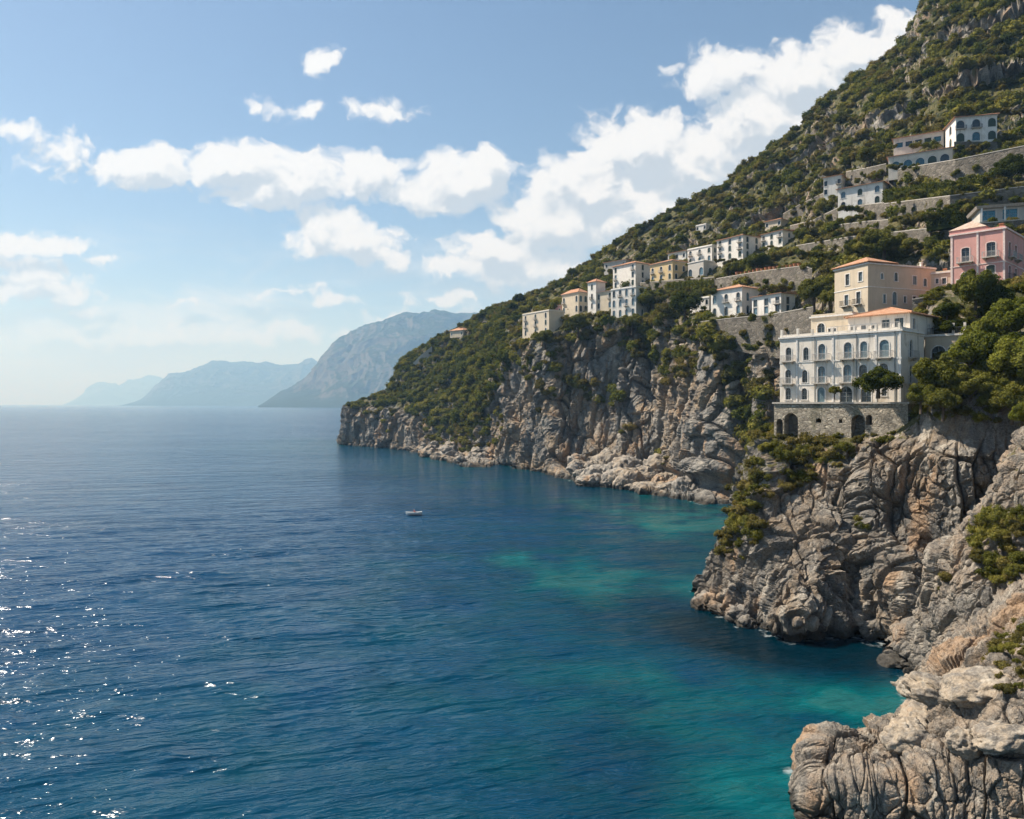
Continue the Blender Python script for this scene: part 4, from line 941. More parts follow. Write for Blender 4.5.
tree('small crown squeezed behind the tiled top floor of the big white house', 936, 323, 8, LEAF_M, None, .9, seed=68)
tree('bright crown between the side wing terrace and the frame edge tree', 988, 332, 22, LEAF_L, 110, 1.0, seed=61)
tree('large olive crown cut by the frame edge halfway up the thicket', 1026, 362, 30, LEAF_L, 97, 1.0, seed=62)
tree('low spreading crown under the corner of the big white house', 943, 402, 17, LEAF_M, 98.5, .9, seed=63)
tree('dark crown deep in the thicket behind the leaning olive tree', 990, 372, 20, LEAF_D, 103, 1.0, seed=64)
tree('squat crown at the cliff edge below the leaning olive tree', 1012, 402, 20, LEAF_M, 95, .9, seed=65)
tree('pale young tree at the frame edge on the near cliff', 1022, 416, 14, LEAF_L, 92, 1.1, seed=10)
tree('round tree on the terrace in front of the big white house', 878, 383, 23, LEAF_D, 106.6, .8, seed=11, trunk=.05)
tree('small tree in the court of the big white house', 834.5, 391, 6.5, LEAF_M, 113, .9, seed=12, trunk=.5)
tree('round dark tree beside the annex, left of the beige villa', 814, 292, 18, LEAF_M, 212, .85, seed=13)
tree('smaller tree touching the left wall of the beige villa', 829, 298, 10, LEAF_M, 190, 1.0, seed=14)
tree('broad garden tree above the roof of the beige villa', 884, 245, 23, LEAF_M, None, .75, True, seed=15)
tree('lower garden tree left of the broad one above the beige villa', 856, 250, 13, LEAF_M, None, .9, True, seed=16)
tree('round tree at the right end of the long hedge', 1011, 170, 18, LEAF_D, None, .9, True, seed=17)
tree('round tree on the slope left of the white row house', 870, 156, 14.5, LEAF_M, None, .8, True, seed=18)
tree('tree in the garden below the long white house', 825, 208, 12, LEAF_M, None, .9, True, seed=19)
tree('tree beside the white cottage', 803, 235, 9, LEAF_D, None, .9, True, seed=20)
tree('dark tree on the terrace right of the large white house', 757, 262, 13, LEAF_D, None, .8, True, seed=21)
tree('bush-like tree below the large white house', 735, 270, 11, LEAF_M, None, .8, True, seed=22)
tree('slender dark tree beside the far cream house', 556, 308, 6.5, LEAF_D, None, 1.3, True, seed=23, trunk=1.4)
tree('dark tree hugging the cliff under the yellow house', 652, 300, 16, LEAF_D, None, .75, True, seed=24)
tree('dark tree on the cliff edge below the arcaded house', 685, 305, 17, LEAF_D, None, .8, True, seed=25)
tree('dark tree below the white block of the village', 632, 322, 12, LEAF_M, None, .8, True, seed=26)
tree('tree under the narrow tower house', 578, 324, 13, LEAF_M, None, .8, True, seed=27)
tree('tree at the foot of the far cream house', 545, 338, 11, LEAF_M, None, .8, True, seed=28)
for j, (x, y, r) in enumerate(((433, 341, 4), (460, 324, 3.5), (480, 316, 4), (519, 298, 7), (513, 306, 6), (572, 271, 5), (608, 249, 4.5), (616, 242, 5), (676, 209, 5), (767, 153, 4), (793, 128, 3.5), (826, 104, 6), (797, 128, 4))):
    tree('small dark tree standing out against the sky along the ridge line', x, y + 1, r, LEAF_D, None, .85, True, group='trees on the skyline ridge', seed=40 + j, yfoot=y + r + 3)
# hedge below the white row house
hb = []
hr = np.random.RandomState(5)
def hedge(label, pts, hgt, mat, name='hedge'):
    P_ = [P3(x, y, (land_depth(x, y, 6, True) or 220) - 2.0) for x, y in pts]; o = P_[0]; V, Fq, T = [], [], []; nv = 0
    mb = MB(); leaves = []
    for A, B in zip(P_[:-1], P_[1:]):
        L_ = np.linalg.norm(B - A); m = max(2, int(L_ / 1.0)); d = (B - A) / m; nrm = np.array([d[1], -d[0], 0]); nrm /= np.linalg.norm(nrm)
        for k in range(m):
            for kk in range(110):
                t = k + hr.rand(); a = hr.rand(); z = hr.rand() * hgt; side = hr.rand(); base = A + d * t
                bulge = 1.1 + .25 * math.sin(t * 2.1 + A[0]) + .2 * hr.rand(); top = hgt * (1 + .12 * math.sin(t * 1.3) + .1 * hr.rand())
                q = base + (-nrm * bulge * (hr.rand() * 1.6 - .6) * -1 + np.array([0, 0, top]) if side > .6 else nrm * bulge + np.array([0, 0, z])); leaves.append(q - o)
            mb.hexa([A + d*k + nrm*.95 - o - (0,0,1), A + d*(k+1) + nrm*.95 - o - (0,0,1), A + d*(k+1) - nrm*.9 - o - (0,0,1), A + d*k - nrm*.9 - o - (0,0,1)], [A + d*k + nrm*.8 - o + (0,0,hgt*.95), A + d*(k+1) + nrm*.8 - o + (0,0,hgt*.95), A + d*(k+1) - nrm*.9 - o + (0,0,hgt*.95), A + d*k - nrm*.9 - o + (0,0,hgt*.95)])
    L_ = np.array(leaves); m = len(L_); nrm = hr.normal(size=(m, 3)); nrm /= np.linalg.norm(nrm, axis=1)[:, None]; a = np.cross(nrm, hr.normal(size=(m, 3))); a /= np.linalg.norm(a, axis=1)[:, None]; b = np.cross(nrm, a); s = .24 * hr.uniform(.6, 1.3, m)[:, None]
    Q = np.stack([L_ - a*s*1.4, L_ - b*s*.8, L_ + a*s*1.4, L_ + b*s*.8], 1).reshape(-1, 3)
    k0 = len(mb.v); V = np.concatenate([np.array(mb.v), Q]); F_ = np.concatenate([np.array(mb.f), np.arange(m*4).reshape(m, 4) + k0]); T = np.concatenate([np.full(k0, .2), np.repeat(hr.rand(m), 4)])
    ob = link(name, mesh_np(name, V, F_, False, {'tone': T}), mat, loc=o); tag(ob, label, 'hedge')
hedge('long clipped hedge on the wall below the white row house', [(886, 203), (930, 197.5), (985, 191)], 3.6, LEAF_D)
hedge('dark hedge under the glazed pavilion terrace', [(928, 228), (966, 222)], 4.2, LEAF_D)
hedge('flat-topped hedge below the yellow house', [(668, 292), (716, 289)], 3.4, LEAF_D)

# ---- shrubs: every candidate has a place, a size and a kind
cand = []
def blocked(x, y, r, D):
    for x0, x1, y0, y1, Dk in KEEP:
        if x0 - r * .7 < x < x1 + r * .7 and y0 - r * .6 < y - r * .3 and y - r * .7 < y1 and D < Dk + 6 and not (y - r * .55 > y1): return True
    return False
def scatter(T, N, size, kinds, seed, region, thr=.45, xlim=(330, 1060), extra=None, ylim=(-70, 900), nb=False):
    r = np.random.RandomState(seed); G = T['G']; a = np.zeros(G.shape[:2])
    du = np.diff(G, axis=1)[:-1]; dv = np.diff(G, axis=0)[:, :-1]; a[:-1, :-1] = np.linalg.norm(np.cross(du, dv), axis=-1)
    w = T['veg'].copy(); w = np.where(w > thr, w, 0)
    if extra is not None: w = np.maximum(w, extra)
    a = a * w * (T['px'] > xlim[0]) * (T['px'] < xlim[1]) * (T['py'] > ylim[0]) * (T['py'] < ylim[1])
    cdf = np.cumsum(a.ravel()); idx = np.searchsorted(cdf, r.rand(N) * cdf[-1])
    P_ = G.reshape(-1, 3)[idx]; X = T['px'].ravel()[idx]; Y = T['py'].ravel()[idx]
    for p, x, y in zip(P_, X, Y):
        R = size[0] + (size[1] - size[0]) * r.rand() ** 2.0; rp = R / p[1] * FL
        k = kinds[r.randint(len(kinds))]
        if not nb and blocked(x, y, rp, p[1]): continue
        cand.append((p[0], p[1], p[2], R, k, r.randint(3), r.rand() * 6.28, r.uniform(.75, 1.1), rp, region(x, y, p)))
def regA(x, y, p):
    if x < 480: return 'headland'
    if x < 800 and y > np.interp(x, TOPX, TOPY) - 12: return 'cliff'
    if x < 620 or y < np.interp(x, [620, 800, 1024], [255, 225, 120]): return 'ridge'
    return 'garden'
pxA, pyA = TA['px'], TA['py']
def blob(cx, cy, rx, ry, v=1.0): return v * (((pxA - cx) / rx) ** 2 + ((pyA - cy) / ry) ** 2 < 1)
ex = np.zeros(pxA.shape)
for b_ in ((565, 388, 24, 11), (605, 395, 20, 12), (632, 432, 12, 12), (648, 340, 22, 22), (665, 350, 10, 40, .8), (690, 352, 26, 30, .9), (745, 370, 30, 45, .9), (760, 430, 18, 40, .9), (710, 330, 40, 14), (530, 360, 35, 20, .8), (480, 425, 26, 24, .8), (455, 405, 40, 50, .6), (380, 420, 20, 14, .35), (655, 460, 14, 8, .5), (740, 335, 70, 12, .8), (620, 335, 60, 12, .7)):
    ex = np.maximum(ex, blob(*b_))
ex = ex * (TA['G'][..., 2] > 4)
scatter(TA, 11500, (1.5, 4.6), 'DMMYY', 500, regA, .42, extra=ex)
scatter(TA, 3500, (0.9, 2.4), 'DMMY', 501, regA, .40, xlim=(640, 1060), extra=ex * .7)
exH = .9 * (pxA < 505) * (pyA < np.interp(pxA, [343, 360, 400, 430, 470, 500], [394, 396, 402, 420, 434, 392])) * (TA['G'][..., 2] > 6)
scatter(TA, 1500, (2.2, 5.2), 'DDM', 530, lambda x, y, p: 'headland', .5, xlim=(350, 505), extra=exH)
scatter(TA, 2600, (1.6, 4.6), 'DMMMY', 540, regA, .42, xlim=(1060, 1700))
scatter(TB, 240, (1.2, 2.8), 'NNNM', 541, lambda x, y, p: 'thicket', .3, xlim=(1060, 1700))
pxB, pyB = TB['px'], TB['py']
exB = np.maximum(1.0 * (((pxB - 800) / 62) ** 2 + ((pyB - 462 - (pxB - 800) * -.25) / 26) ** 2 < 1), .7 * (np.abs(pxB - (765 - (pyB - 480) * .35)) < 16) * (pyB < 560) * (pyB > 430))
exB = np.maximum(exB, 1.0 * (((pxB - 885) / 24) ** 2 + ((pyB - 430) / 18) ** 2 < 1)); exB = np.maximum(exB, .9 * (((pxB - 866) / 9) ** 2 + ((pyB - 522) / 8) ** 2 < 1))
exB = exB * (TB['G'][..., 2] > 6) * (TB['G'][..., 1] < 124)
def regB(x, y, p): return 'near'
scatter(TB, 680, (.6, 2.1), 'YYNN', 510, regB, .75, xlim=(700, 1060), extra=exB, nb=True)
wr = np.random.RandomState(77)
for x0, x1, y0, y1, Dk in list(KEEP):
    if Dk < 150 or x1 - x0 < 8: continue
    for k in range(max(2, int((x1 - x0) / 6))):
        x = wr.uniform(x0, x1); R = wr.uniform(.7, 1.7); D = Dk - .6; yb_ = y1 + wr.uniform(.5, 5)
        p = P3(x, yb_, D); cand.append((p[0], p[1], p[2] - R * .4, R, 'DMMY'[wr.randint(4)], wr.randint(3), wr.rand() * 6.28, 1.0, R / D * FL, 'garden'))
for P_, far in WALLS:
    for (xa, ta, fa, Da), (xb, tb, fb, Db) in zip(P_[:-1], P_[1:]):
        for k in range(int(abs(xb - xa) / 4.2)):
            f = wr.rand(); D = Da + (Db - Da) * f; x = xa + (xb - xa) * f; topside = wr.rand() < .25
            R = wr.uniform(.7, 1.9); y = (ta + (tb - ta) * f) if topside else (fa + (fb - fa) * f) - wr.rand() ** 2 * (fa - ta) * .6
            p = P3(x, y, D - (0.2 if not topside else -1.0)); cand.append((p[0], p[1], p[2] - R * .3, R, 'DMMY'[wr.randint(4)], wr.randint(3), wr.rand() * 6.28, 1.0, R / D * FL, 'garden'))
exR = 1.0 * (pxB > 905) * (pyB > 290) * (pyB < 412)
scatter(TB, 160, (1.2, 2.6), 'NNN', 511, lambda x, y, p: 'thicket', 2, xlim=(905, 1060), extra=exR)
exQ = 1.0 * (TB['G'][..., 2] > 44) * (TB['py'] < 330)
scatter(TB, 260, (.8, 2.4), 'NNNY', 513, lambda x, y, p: 'garden', 2, xlim=(780, 1060), extra=exQ)
exK = 1.0 * (pxB > 924) * (pxB < 1010) * (pyB > 284) * (pyB < 340) * (TB['G'][..., 2] > 36)
scatter(TB, 90, (.9, 2.2), 'NNN', 514, lambda x, y, p: 'thicket', 2, xlim=(922, 1012), extra=exK, nb=True)
exP = 1.0 * (pxB > 905) * (pyB > 385) * (pyB < 425)
scatter(TB, 50, (.8, 1.8), 'NNY', 512, lambda x, y, p: 'thicket', 2, xlim=(900, 1060), extra=exP)
pxC, pyC = TC2['px'], TC2['py']
exC = 1.0 * (((pxC - 1008) / 34) ** 2 + ((pyC - 545) / 40) ** 2 < 1)
scatter(TC2, 110, (.7, 1.6), 'NNNY', 520, lambda x, y, p: 'spur', 2, xlim=(955, 1060), extra=exC)
exC = 1.0 * (((pxC - 1012) / 20) ** 2 + ((pyC - 655) / 26) ** 2 < 1) + 1.0 * (((pxC - 945) / 8) ** 2 + ((pyC - 585) / 6) ** 2 < 1)
scatter(TC2, 120, (.35, .95), 'YYYN', 521, lambda x, y, p: 'spur', 2, xlim=(930, 1060), extra=exC)
exD = 1.0 * (((TC1['px'] - 1014) / 26) ** 2 + ((TC1['py'] - 660) / 36) ** 2 < 1)
scatter(TC1, 90, (.35, .9), 'YYN', 522, lambda x, y, p: 'spur', 2, xlim=(985, 1060), extra=exD)
LAB = {'headland': ('dark green shrub on the wooded slope of the far headland', 'shrubs on the far headland'), 'cliff': ('green shrub clinging to the face or rim of the main cliff', 'shrubs on the main cliff'),
       'ridge': ('rounded shrub on the steep hillside above the houses', 'shrubs on the high hillside'), 'garden': ('garden shrub growing among the terraces and houses', 'shrubs on the terraces'),
       'near': ('dry yellow-green shrub on the headland below the arched base wall', 'shrubs on the near headland'), 'thicket': ('green shrub in the thicket right of the big white house', 'shrubs in the thicket'), 'spur': ('scrubby bush on the foreground rocks at the right edge', 'bushes on the foreground rocks')}
inview = [c for c in cand if 0 < CX + c[0] / c[1] * FL < 1024 and -10 < HY - (c[2] - HC) / c[1] * FL < 819 and (land_depth(min(max(CX + c[0] / c[1] * FL, 4), 1150), min(max(HY - (c[2] + c[3] * .5 - HC) / c[1] * FL, -30), 850), 2) or 1e9) > c[1] - 2.5 * c[3]]
inview.sort(key=lambda c: -c[8]); top = set(id(c) for c in inview[:295])
for c in inview[:295]:
    k = c[4]; nk = 4 if k in 'DM' else 3
    o = link('shrub', SHRUBS[k, c[5] % nk][0], None, loc=(c[0], c[1], c[2] + c[3] * .22), rz=c[6]); o.scale = (c[3], c[3], c[3] * c[7]); lb, gp = LAB[c[9]]; tag(o, lb, 'shrub', gp)
rest = [c for c in cand if id(c) not in top]
protos = list(SHRUBS.items()); ids = {k: i for i, (k, _) in enumerate(protos)}
me = bpy.data.meshes.new('hillside_scrub'); R_ = np.array([(c[0], c[1], c[2] + c[3] * .22) for c in rest], np.float32)
me.vertices.add(len(rest)); me.vertices.foreach_set('co', R_.ravel())
for an, av, ty in (('size', [c[3] for c in rest], 'FLOAT'), ('turn', [c[6] for c in rest], 'FLOAT'), ('flat', [c[7] for c in rest], 'FLOAT'), ('sort', [ids[c[4], c[5] % (4 if c[4] in 'DM' else 3)] for c in rest], 'INT')):
    a = me.attributes.new(an, ty, 'POINT'); a.data.foreach_set('value', np.array(av, np.int32 if ty == 'INT' else np.float32))
sb = link('hillside_scrub', me); sb['kind'] = 'stuff'
gt = bpy.data.node_groups.new('scrub', 'GeometryNodeTree'); gt.interface.new_socket('Geometry', in_out='INPUT', socket_type='NodeSocketGeometry'); gt.interface.new_socket('Geometry', in_out='OUTPUT', socket_type='NodeSocketGeometry')
g = NT(gt); gi = g.n('NodeGroupInput'); go = g.n('NodeGroupOutput'); jn = g.n('GeometryNodeJoinGeometry')
def na(nm, ty='FLOAT'): nd = g.n('GeometryNodeInputNamedAttribute', data_type=ty); nd.inputs[0].default_value = nm; return nd.outputs[0]
sz = na('size'); tn = na('turn'); fl = na('flat'); so_ = na('sort', 'INT')
rotv = g.n('ShaderNodeCombineXYZ', ins={2: tn}).outputs[0]; scv = g.n('ShaderNodeCombineXYZ', ins={0: sz, 1: sz, 2: g.n('ShaderNodeMath', operation='MULTIPLY', ins={0: sz, 1: fl}).outputs[0]}).outputs[0]
src = bpy.data.collections.new('scrub_kinds')
for i, (k, (m_, mt)) in enumerate(protos):
    po = bpy.data.objects.new('scrub_kind', m_); src.objects.link(po)
    oi = g.n('GeometryNodeObjectInfo'); oi.inputs[0].default_value = po; oi.inputs[1].default_value = True
    cmp_ = g.n('FunctionNodeCompare', data_type='INT', operation='EQUAL'); gt.links.new(so_, cmp_.inputs[2]); cmp_.inputs[3].default_value = i
    ip = g.n('GeometryNodeInstanceOnPoints'); gt.links.new(gi.outputs[0], ip.inputs['Points']); gt.links.new(cmp_.outputs[0], ip.inputs['Selection']); gt.links.new(oi.outputs['Geometry'], ip.inputs['Instance'])
    gt.links.new(rotv, ip.inputs['Rotation']); gt.links.new(scv, ip.inputs['Scale']); gt.links.new(ip.outputs[0], jn.inputs[0])
gt.links.new(jn.outputs[0], go.inputs[0])
md = sb.modifiers.new('scrub', 'NODES'); md.node_group = gt
# ================================================================ boulders, boat
def boulder_mesh(seed):
    v, f = ico(5); r = np.random.RandomState(seed); s = r.uniform(.75, 1.25, 3) * np.array([1.15, 1.0, .8])
    f1, f2, cid, pl = worley(v * 1.25 + seed * 7.1, seed); g1, g2, c2, p2 = worley(v * 2.9 + seed * 3.3, seed + 1)
    d = 1 + .20 * (cid - .5) + .28 * pl + .05 * sstep(0, .12, f2 - f1) + .07 * (c2 - .5) + .12 * p2 + .05 * fbm(v * 5, 3, seed) + .14 * fbm(v * 1.1 + seed, 2, seed + 4)
    q = v * d[:, None] * s
    return mesh_np('boulder', q, f, True, {'veg': np.zeros(len(v))})
ROCK_B = mat_rock('boulder_rock', fine=1.6, tanbias=0.02, grey=(.30, .27, .23), tan=(.36, .28, .19), dark=(.12, .11, .10), bump=.5)
BOULD = [boulder_mesh(900 + i) for i in range(6)]
for b in BOULD: b.materials.append(ROCK_B)
br = np.random.RandomState(31)
def boulder(p, R, label, group):
    o = link('boulder', BOULD[br.randint(6)], None, loc=p); o.rotation_euler = (br.uniform(-.3, .3), br.uniform(-.3, .3), br.uniform(0, 6.3)); o.scale = [R * v for v in br.uniform(.85, 1.2, 3)]
    tag(o, label, 'boulder', group, 'thing')
def strip(pts, n, R, back, label, group):
    """boulders heaped along a shoreline given as (column, waterline row)"""
    xs = [q[0] for q in pts]; ys = [q[1] for q in pts]
    for k in range(n):
        x = br.uniform(xs[0], xs[-1]); y = float(np.interp(x, xs, ys)); D = HC * FL / (y - HY); t = br.rand() ** 1.3; r = R[0] + (R[1] - R[0]) * br.rand() ** 2.5
        D += t * back; p = P3(x, 0, D); boulder((p[0], p[1], t * back * .17 + r * .12), r, label, group)
strip([(572, 483.5), (610, 487.5), (650, 492.5), (690, 499)], 95, (1.2, 5.2), 32, 'pale boulder heaped at the foot of the main cliff by the small bay', 'boulders at the foot of the main cliff')
strip([(690, 499), (725, 503), (748, 509)], 12, (.8, 2.2), 5, 'low boulder at the waterline between the main cliff and the near headland', 'boulders in the inlet')
strip([(419, 455), (440, 459), (466, 465), (500, 467.5)], 44, (1.4, 5.0), 32, 'pale boulder on the rocky shore below the far headland', 'boulders below the far headland')
strip([(347, 445.4), (352, 446), (395, 449), (418, 452)], 10, (1.2, 3.0), 5, 'dark rock at the tip of the far headland', 'rocks at the far headland tip')
strip([(703, 606), (722, 617), (745, 626), (775, 632)], 20, (.6, 2.1), 5, 'rounded boulder at the waterline of the near headland', 'boulders at the near headland')
NB = [(900, 664, 87, 1.7, 'dark wet boulder standing in the water at the mouth of the cove'), (914, 690, 79, 1.5, 'grey boulder at the foot of the rock spur beside the cove'), (908, 738, 62, 1.5, 'rounded boulder on the water edge of the foreground shelf'), (926, 722, 65, 1.7, 'pale boulder wedged between the foreground shelf and the spur'),
      (945, 696, 69, 1.7, 'big pale boulder at the bend of the foreground rocks'), (985, 690, 61, 1.9, 'largest boulder on the foreground slope'), (1005, 735, 54, 1.5, 'lower boulder of the foreground slope near the frame edge'), (965, 745, 53.5, 1.0, 'small boulder in a hollow of the foreground rocks')]
for x, y, D, R, lb in NB: boulder(tuple(P3(x, y, (land_depth(x, y, 3) or D) + .25 * R)), R, lb, None)
# ---- the rowing boat and its rower
bx, by_, bD = 414, 515.5, 30 * 750 / 111.5
c = P3(bx, by_, bD)
boat = link('rowing_boat', None, loc=(c[0], c[1], 0.34), rz=.12); tag(boat, 'small white rowing boat on the open water, far from the shore', 'boat')
n_, st = 15, []
for k in range(n_):
    t = -1 + 2 * k / (n_ - 1); w_ = .85 * (1 - abs(t) ** 2.6) ** .6 if abs(t) < 1 else 0; w_ = max(w_, .03 if t > 0 else .45 * (1 - abs(t)) + .03); sh = .52 + .2 * t * t
    st.append([(t * 2.2, -w_, sh), (t * 2.15, -w_ * .8, .1), (t * 2.0, 0, -.12), (t * 2.15, w_ * .8, .1), (t * 2.2, w_, sh)])
q = MB()
for k in range(n_ - 1):
    for j in range(4):
        a, b, c_, d = st[k][j], st[k+1][j], st[k+1][j+1], st[k][j+1]
        q.poly([a, b, c_, d]); q.poly([(v[0] * .97, v[1] * .93, v[2] + (.04 if j in (1, 2) else 0)) for v in (d, c_, b, a)])
    for j in (0, 4):
        a, b = st[k][j], st[k+1][j]; i1 = (a[0] * .97, a[1] * .93, a[2]); i2 = (b[0] * .97, b[1] * .93, b[2]); q.poly([a, i1, i2, b])
BOATW = mat_plain('boat_paint', (.80, .79, .75), .4); BOATI = mat_plain('boat_wood', (.32, .22, .13), .7)
q.build('hull', BOATW, boat); q = MB(); 
for k, (sj) in enumerate((0, 4)): q.tube([st[i][sj] for i in range(n_)], .045, 6)
q.build('gunwale', BOATW, boat)
for xx in (-1.0, .15, 1.2): q = MB(); q.box(xx - .14, xx + .14, -.66, .66, .34, .38); q.build('thwart', BOATI, boat)
pn = bpy.data.meshes.new('person')
jt = [(0,0,.42,.17), (0,0,.66,.16), (.02,0,.88,.19), (.03,0,1.02,.08), (.04,0,1.12,.10), (.05,0,1.22,.12), (.02,-.22,.90,.075), (.16,-.30,.68,.055), (.38,-.26,.66,.045), (.02,.22,.90,.075), (.16,.30,.68,.055), (.38,.26,.66,.045), (.30,-.12,.44,.09), (.52,-.13,.40,.075), (.62,-.13,.12,.05), (.30,.12,.44,.09), (.52,.13,.40,.075), (.62,.13,.12,.05)]
pn.from_pydata([j[:3] for j in jt], [(0,1),(1,2),(2,3),(3,4),(4,5),(2,6),(6,7),(7,8),(2,9),(9,10),(10,11),(0,12),(12,13),(13,14),(0,15),(15,16),(16,17)], [])
po = link('person', pn, None); po.location = boat.location; po.location.z += .06; po.scale = (1.1, 1.1, 1.1); po.rotation_euler = (0, 0, .12)
sm = po.modifiers.new('skin', 'SKIN')
if not pn.skin_vertices: bpy.context.view_layer.objects.active = po
for v, j in zip(pn.skin_vertices[0].data, jt): v.radius = (j[3], j[3])
pn.skin_vertices[0].data[0].use_root = True
po.modifiers.new('sub', 'SUBSURF').render_levels = 1
m_, n, out = new_mat('red_shirt_and_skin'); z = n.n('ShaderNodeSeparateXYZ', ins={0: objco(n)}).outputs[2]
colp = n.mix(n.math('GREATER_THAN', z, 1.0), n.mix(n.math('GREATER_THAN', z, .5), (.05, .06, .10), (.45, .09, .05)), n.mix(n.math('GREATER_THAN', z, 1.26), (.45, .28, .20), (.05, .035, .025)))
principled(n, out, **{'Base Color': colp, 'Roughness': .8}); pn.materials.append(m_)
tag(po, 'person in a red top sitting in the white rowing boat', 'person')
# ================================================================ sea
SUN_AZ, SUN_EL = -66.0, 51.0            # degrees from straight ahead (negative: to the left), and up
sd = np.array([math.cos(math.radians(SUN_EL)) * math.sin(math.radians(SUN_AZ)), math.cos(math.radians(SUN_EL)) * math.cos(math.radians(SUN_AZ)), math.sin(math.radians(SUN_EL))])
# shore points: every land vertex near the waterline
shore = np.concatenate([T['G'].reshape(-1, 3)[(np.abs(T['G'][..., 2]) < 1.2).ravel()][:, :2] for T in TERR])
cell = np.unique(np.round(shore / 1.5).astype(int), axis=0) * 1.5
GS = 2.5; gx = np.arange(-260, 180, GS); gy = np.arange(30, 640, GS)
XX, YY = np.meshgrid(gx, gy)
dist = np.full(XX.shape, 1e9)
for k in range(0, len(cell), 200):
    c = cell[k:k + 200]
    dd = (XX[..., None] - c[:, 0]) ** 2 + (YY[..., None] - c[:, 1]) ** 2
    dist = np.minimum(dist, dd.min(-1))
dist = np.sqrt(dist)
def dist_at(X, Y):
    fx = np.clip((X - gx[0]) / GS, 0, len(gx) - 1.001); fy = np.clip((Y - gy[0]) / GS, 0, len(gy) - 1.001)
    i = fx.astype(int); j = fy.astype(int); a = fx - i; b = fy - j
    d = dist[j, i] * (1-a) * (1-b) + dist[j, i+1] * a * (1-b) + dist[j+1, i] * (1-a) * b + dist[j+1, i+1] * a * b
    far = np.maximum(np.maximum(gx[0] - X, X - gx[-1]), np.maximum(gy[0] - Y, Y - gy[-1]))
    return d + np.maximum(far, 0)
def axis(core_lo, core_hi, step, far, grow=1.09):
    a = list(np.arange(core_lo, core_hi + step, step)); s = step; up = [a[-1]]
    while up[-1] < far: s *= grow; up.append(up[-1] + s)
    s = step; dn = [a[0]]
    while dn[-1] > -far: s *= grow; dn.append(dn[-1] - s)
    return np.array(dn[:0:-1] + a + up[1:])
ax = axis(-70, 75, 0.42, 40000); ay = axis(40, 210, 0.42, 40000)
ay = ay[ay > -1500]
WX, WY = np.meshgrid(ax, ay)
p = np.stack([WX.ravel(), WY.ravel(), np.zeros(WX.size)], -1)
ang = math.radians(-16)
def rot(p, a): return np.stack([p[:, 0] * math.cos(a) - p[:, 1] * math.sin(a), p[:, 0] * math.sin(a) + p[:, 1] * math.cos(a), p[:, 2]], -1)
near = (.35 + .65 * sstep(260, 90, np.abs(p[:, 1]))) * sstep(900, 200, np.abs(p[:, 1])) * sstep(500, 120, np.abs(p[:, 0]))
q = rot(p, ang)
w2 = np.stack([fbm(q / 14, 2, 301), fbm(q / 14 + 7, 2, 302), q[:, 2]], -1) * 3.0
qq = q + w2
wave = 0.30 * fbm(qq / np.array([22, 8.0, 1]), 2, 311) + 0.22 * fbm(rot(qq, .12) / np.array([11, 3.3, 1]), 2, 312, ridged=True) + 0.10 * fbm(rot(qq, -.2) / np.array([4.2, 1.5, 1]), 2, 313, ridged=True)
dd = dist_at(p[:, 0], p[:, 1])
calm = 0.45 + 0.55 * sstep(4, 60, dd)
p[:, 2] = wave * near * calm
# shoals: pale bottom seen through the water
big = fbm(p / 26, 4, 321); sm = fbm(p / 7, 4, 322)
shoal = np.exp(-dd / 5.0) * .8 + sstep(40, 8, dd) * np.clip(big * 1.6 + .1, 0, 1) * 0.4
def spot(x, y, rx, ry, a):
    c = P3(x, y, HC * FL / (y - HY)); 
    return a * np.exp(-((p[:, 0] - c[0]) / rx) ** 2 - ((p[:, 1] - c[1]) / ry) ** 2)
spots = spot(590, 583, 9, 10, .85) + spot(520, 560, 8, 9, .45) + spot(700, 522, 14, 24, .75) + spot(650, 505, 20, 26, .45) + spot(845, 705, 6.5, 5, .75) + spot(745, 800, 7, 6, .35) + spot(885, 668, 3.5, 3, .5) + spot(640, 700, 14, 10, .18)
shoal = np.maximum(shoal * 0.6, .22 * sstep(110, 15, dd)) + spots * np.clip(1 + big * 1.0 + sm * .7, 0.1, 1.8)
shoal = np.clip(shoal * (0.85 + .9 * sm), 0, 1) * (1 - .92 * np.clip(spot(835, 648, 12, 9, 1.0) + spot(880, 655, 8, 6, .8) + spot(770, 640, 8, 8, .8), 0, 1))
reflection_and_bed = np.clip(spot(835, 645, 13, 10, 1.0) + spot(880, 652, 9, 7, .9) + spot(770, 640, 9, 9, .9) + spot(735, 628, 8, 8, .7) + sstep(26, 6, dd) * np.clip(.45 - big, 0, 1) * .6, 0, 1)  # spots: cliff's dark reflection painted into the water colour; shore term: dark rocky bottom
foam = np.exp(-np.maximum(dd - .6, 0) / .9) * (fbm(p / 1.1, 3, 331) * .5 + .5)
m, n, out = new_mat('sea_water'); co = objco(n)
at = n.n('ShaderNodeAttribute', attribute_name='shoal').outputs['Fac']
col = n.ramp(at, [(0.0, (0.0, 0.035, 0.090)), (0.22, (0.0, 0.042, 0.070)), (0.5, (0.0, 0.066, 0.080)), (0.8, (0.0, 0.095, 0.104)), (1.0, (0.014, 0.105, 0.105))])
drift = n.noise(mapped(n, co, (0.011, 0.03, 0)), 1.0, 4, .6)
col = n.mix(n.rng(drift, .35, .65, 0, .5), col, n.mix(0.6, col, (0.0, 0.018, 0.05)))
col = n.mix(n.math('MULTIPLY', n.n('ShaderNodeAttribute', attribute_name='reflection_and_bed').outputs['Fac'], .9), col, (0.0, 0.009, 0.014))
fo = n.n('ShaderNodeAttribute', attribute_name='foam').outputs['Fac']
fo = n.rng(n.math('MULTIPLY', fo, n.math('MULTIPLY_ADD', n.noise(co, 1.3, 5, .7), 1.6, .1)), .42, .75, 0, .55)
col = n.mix(fo, col, (.42, .46, .46))
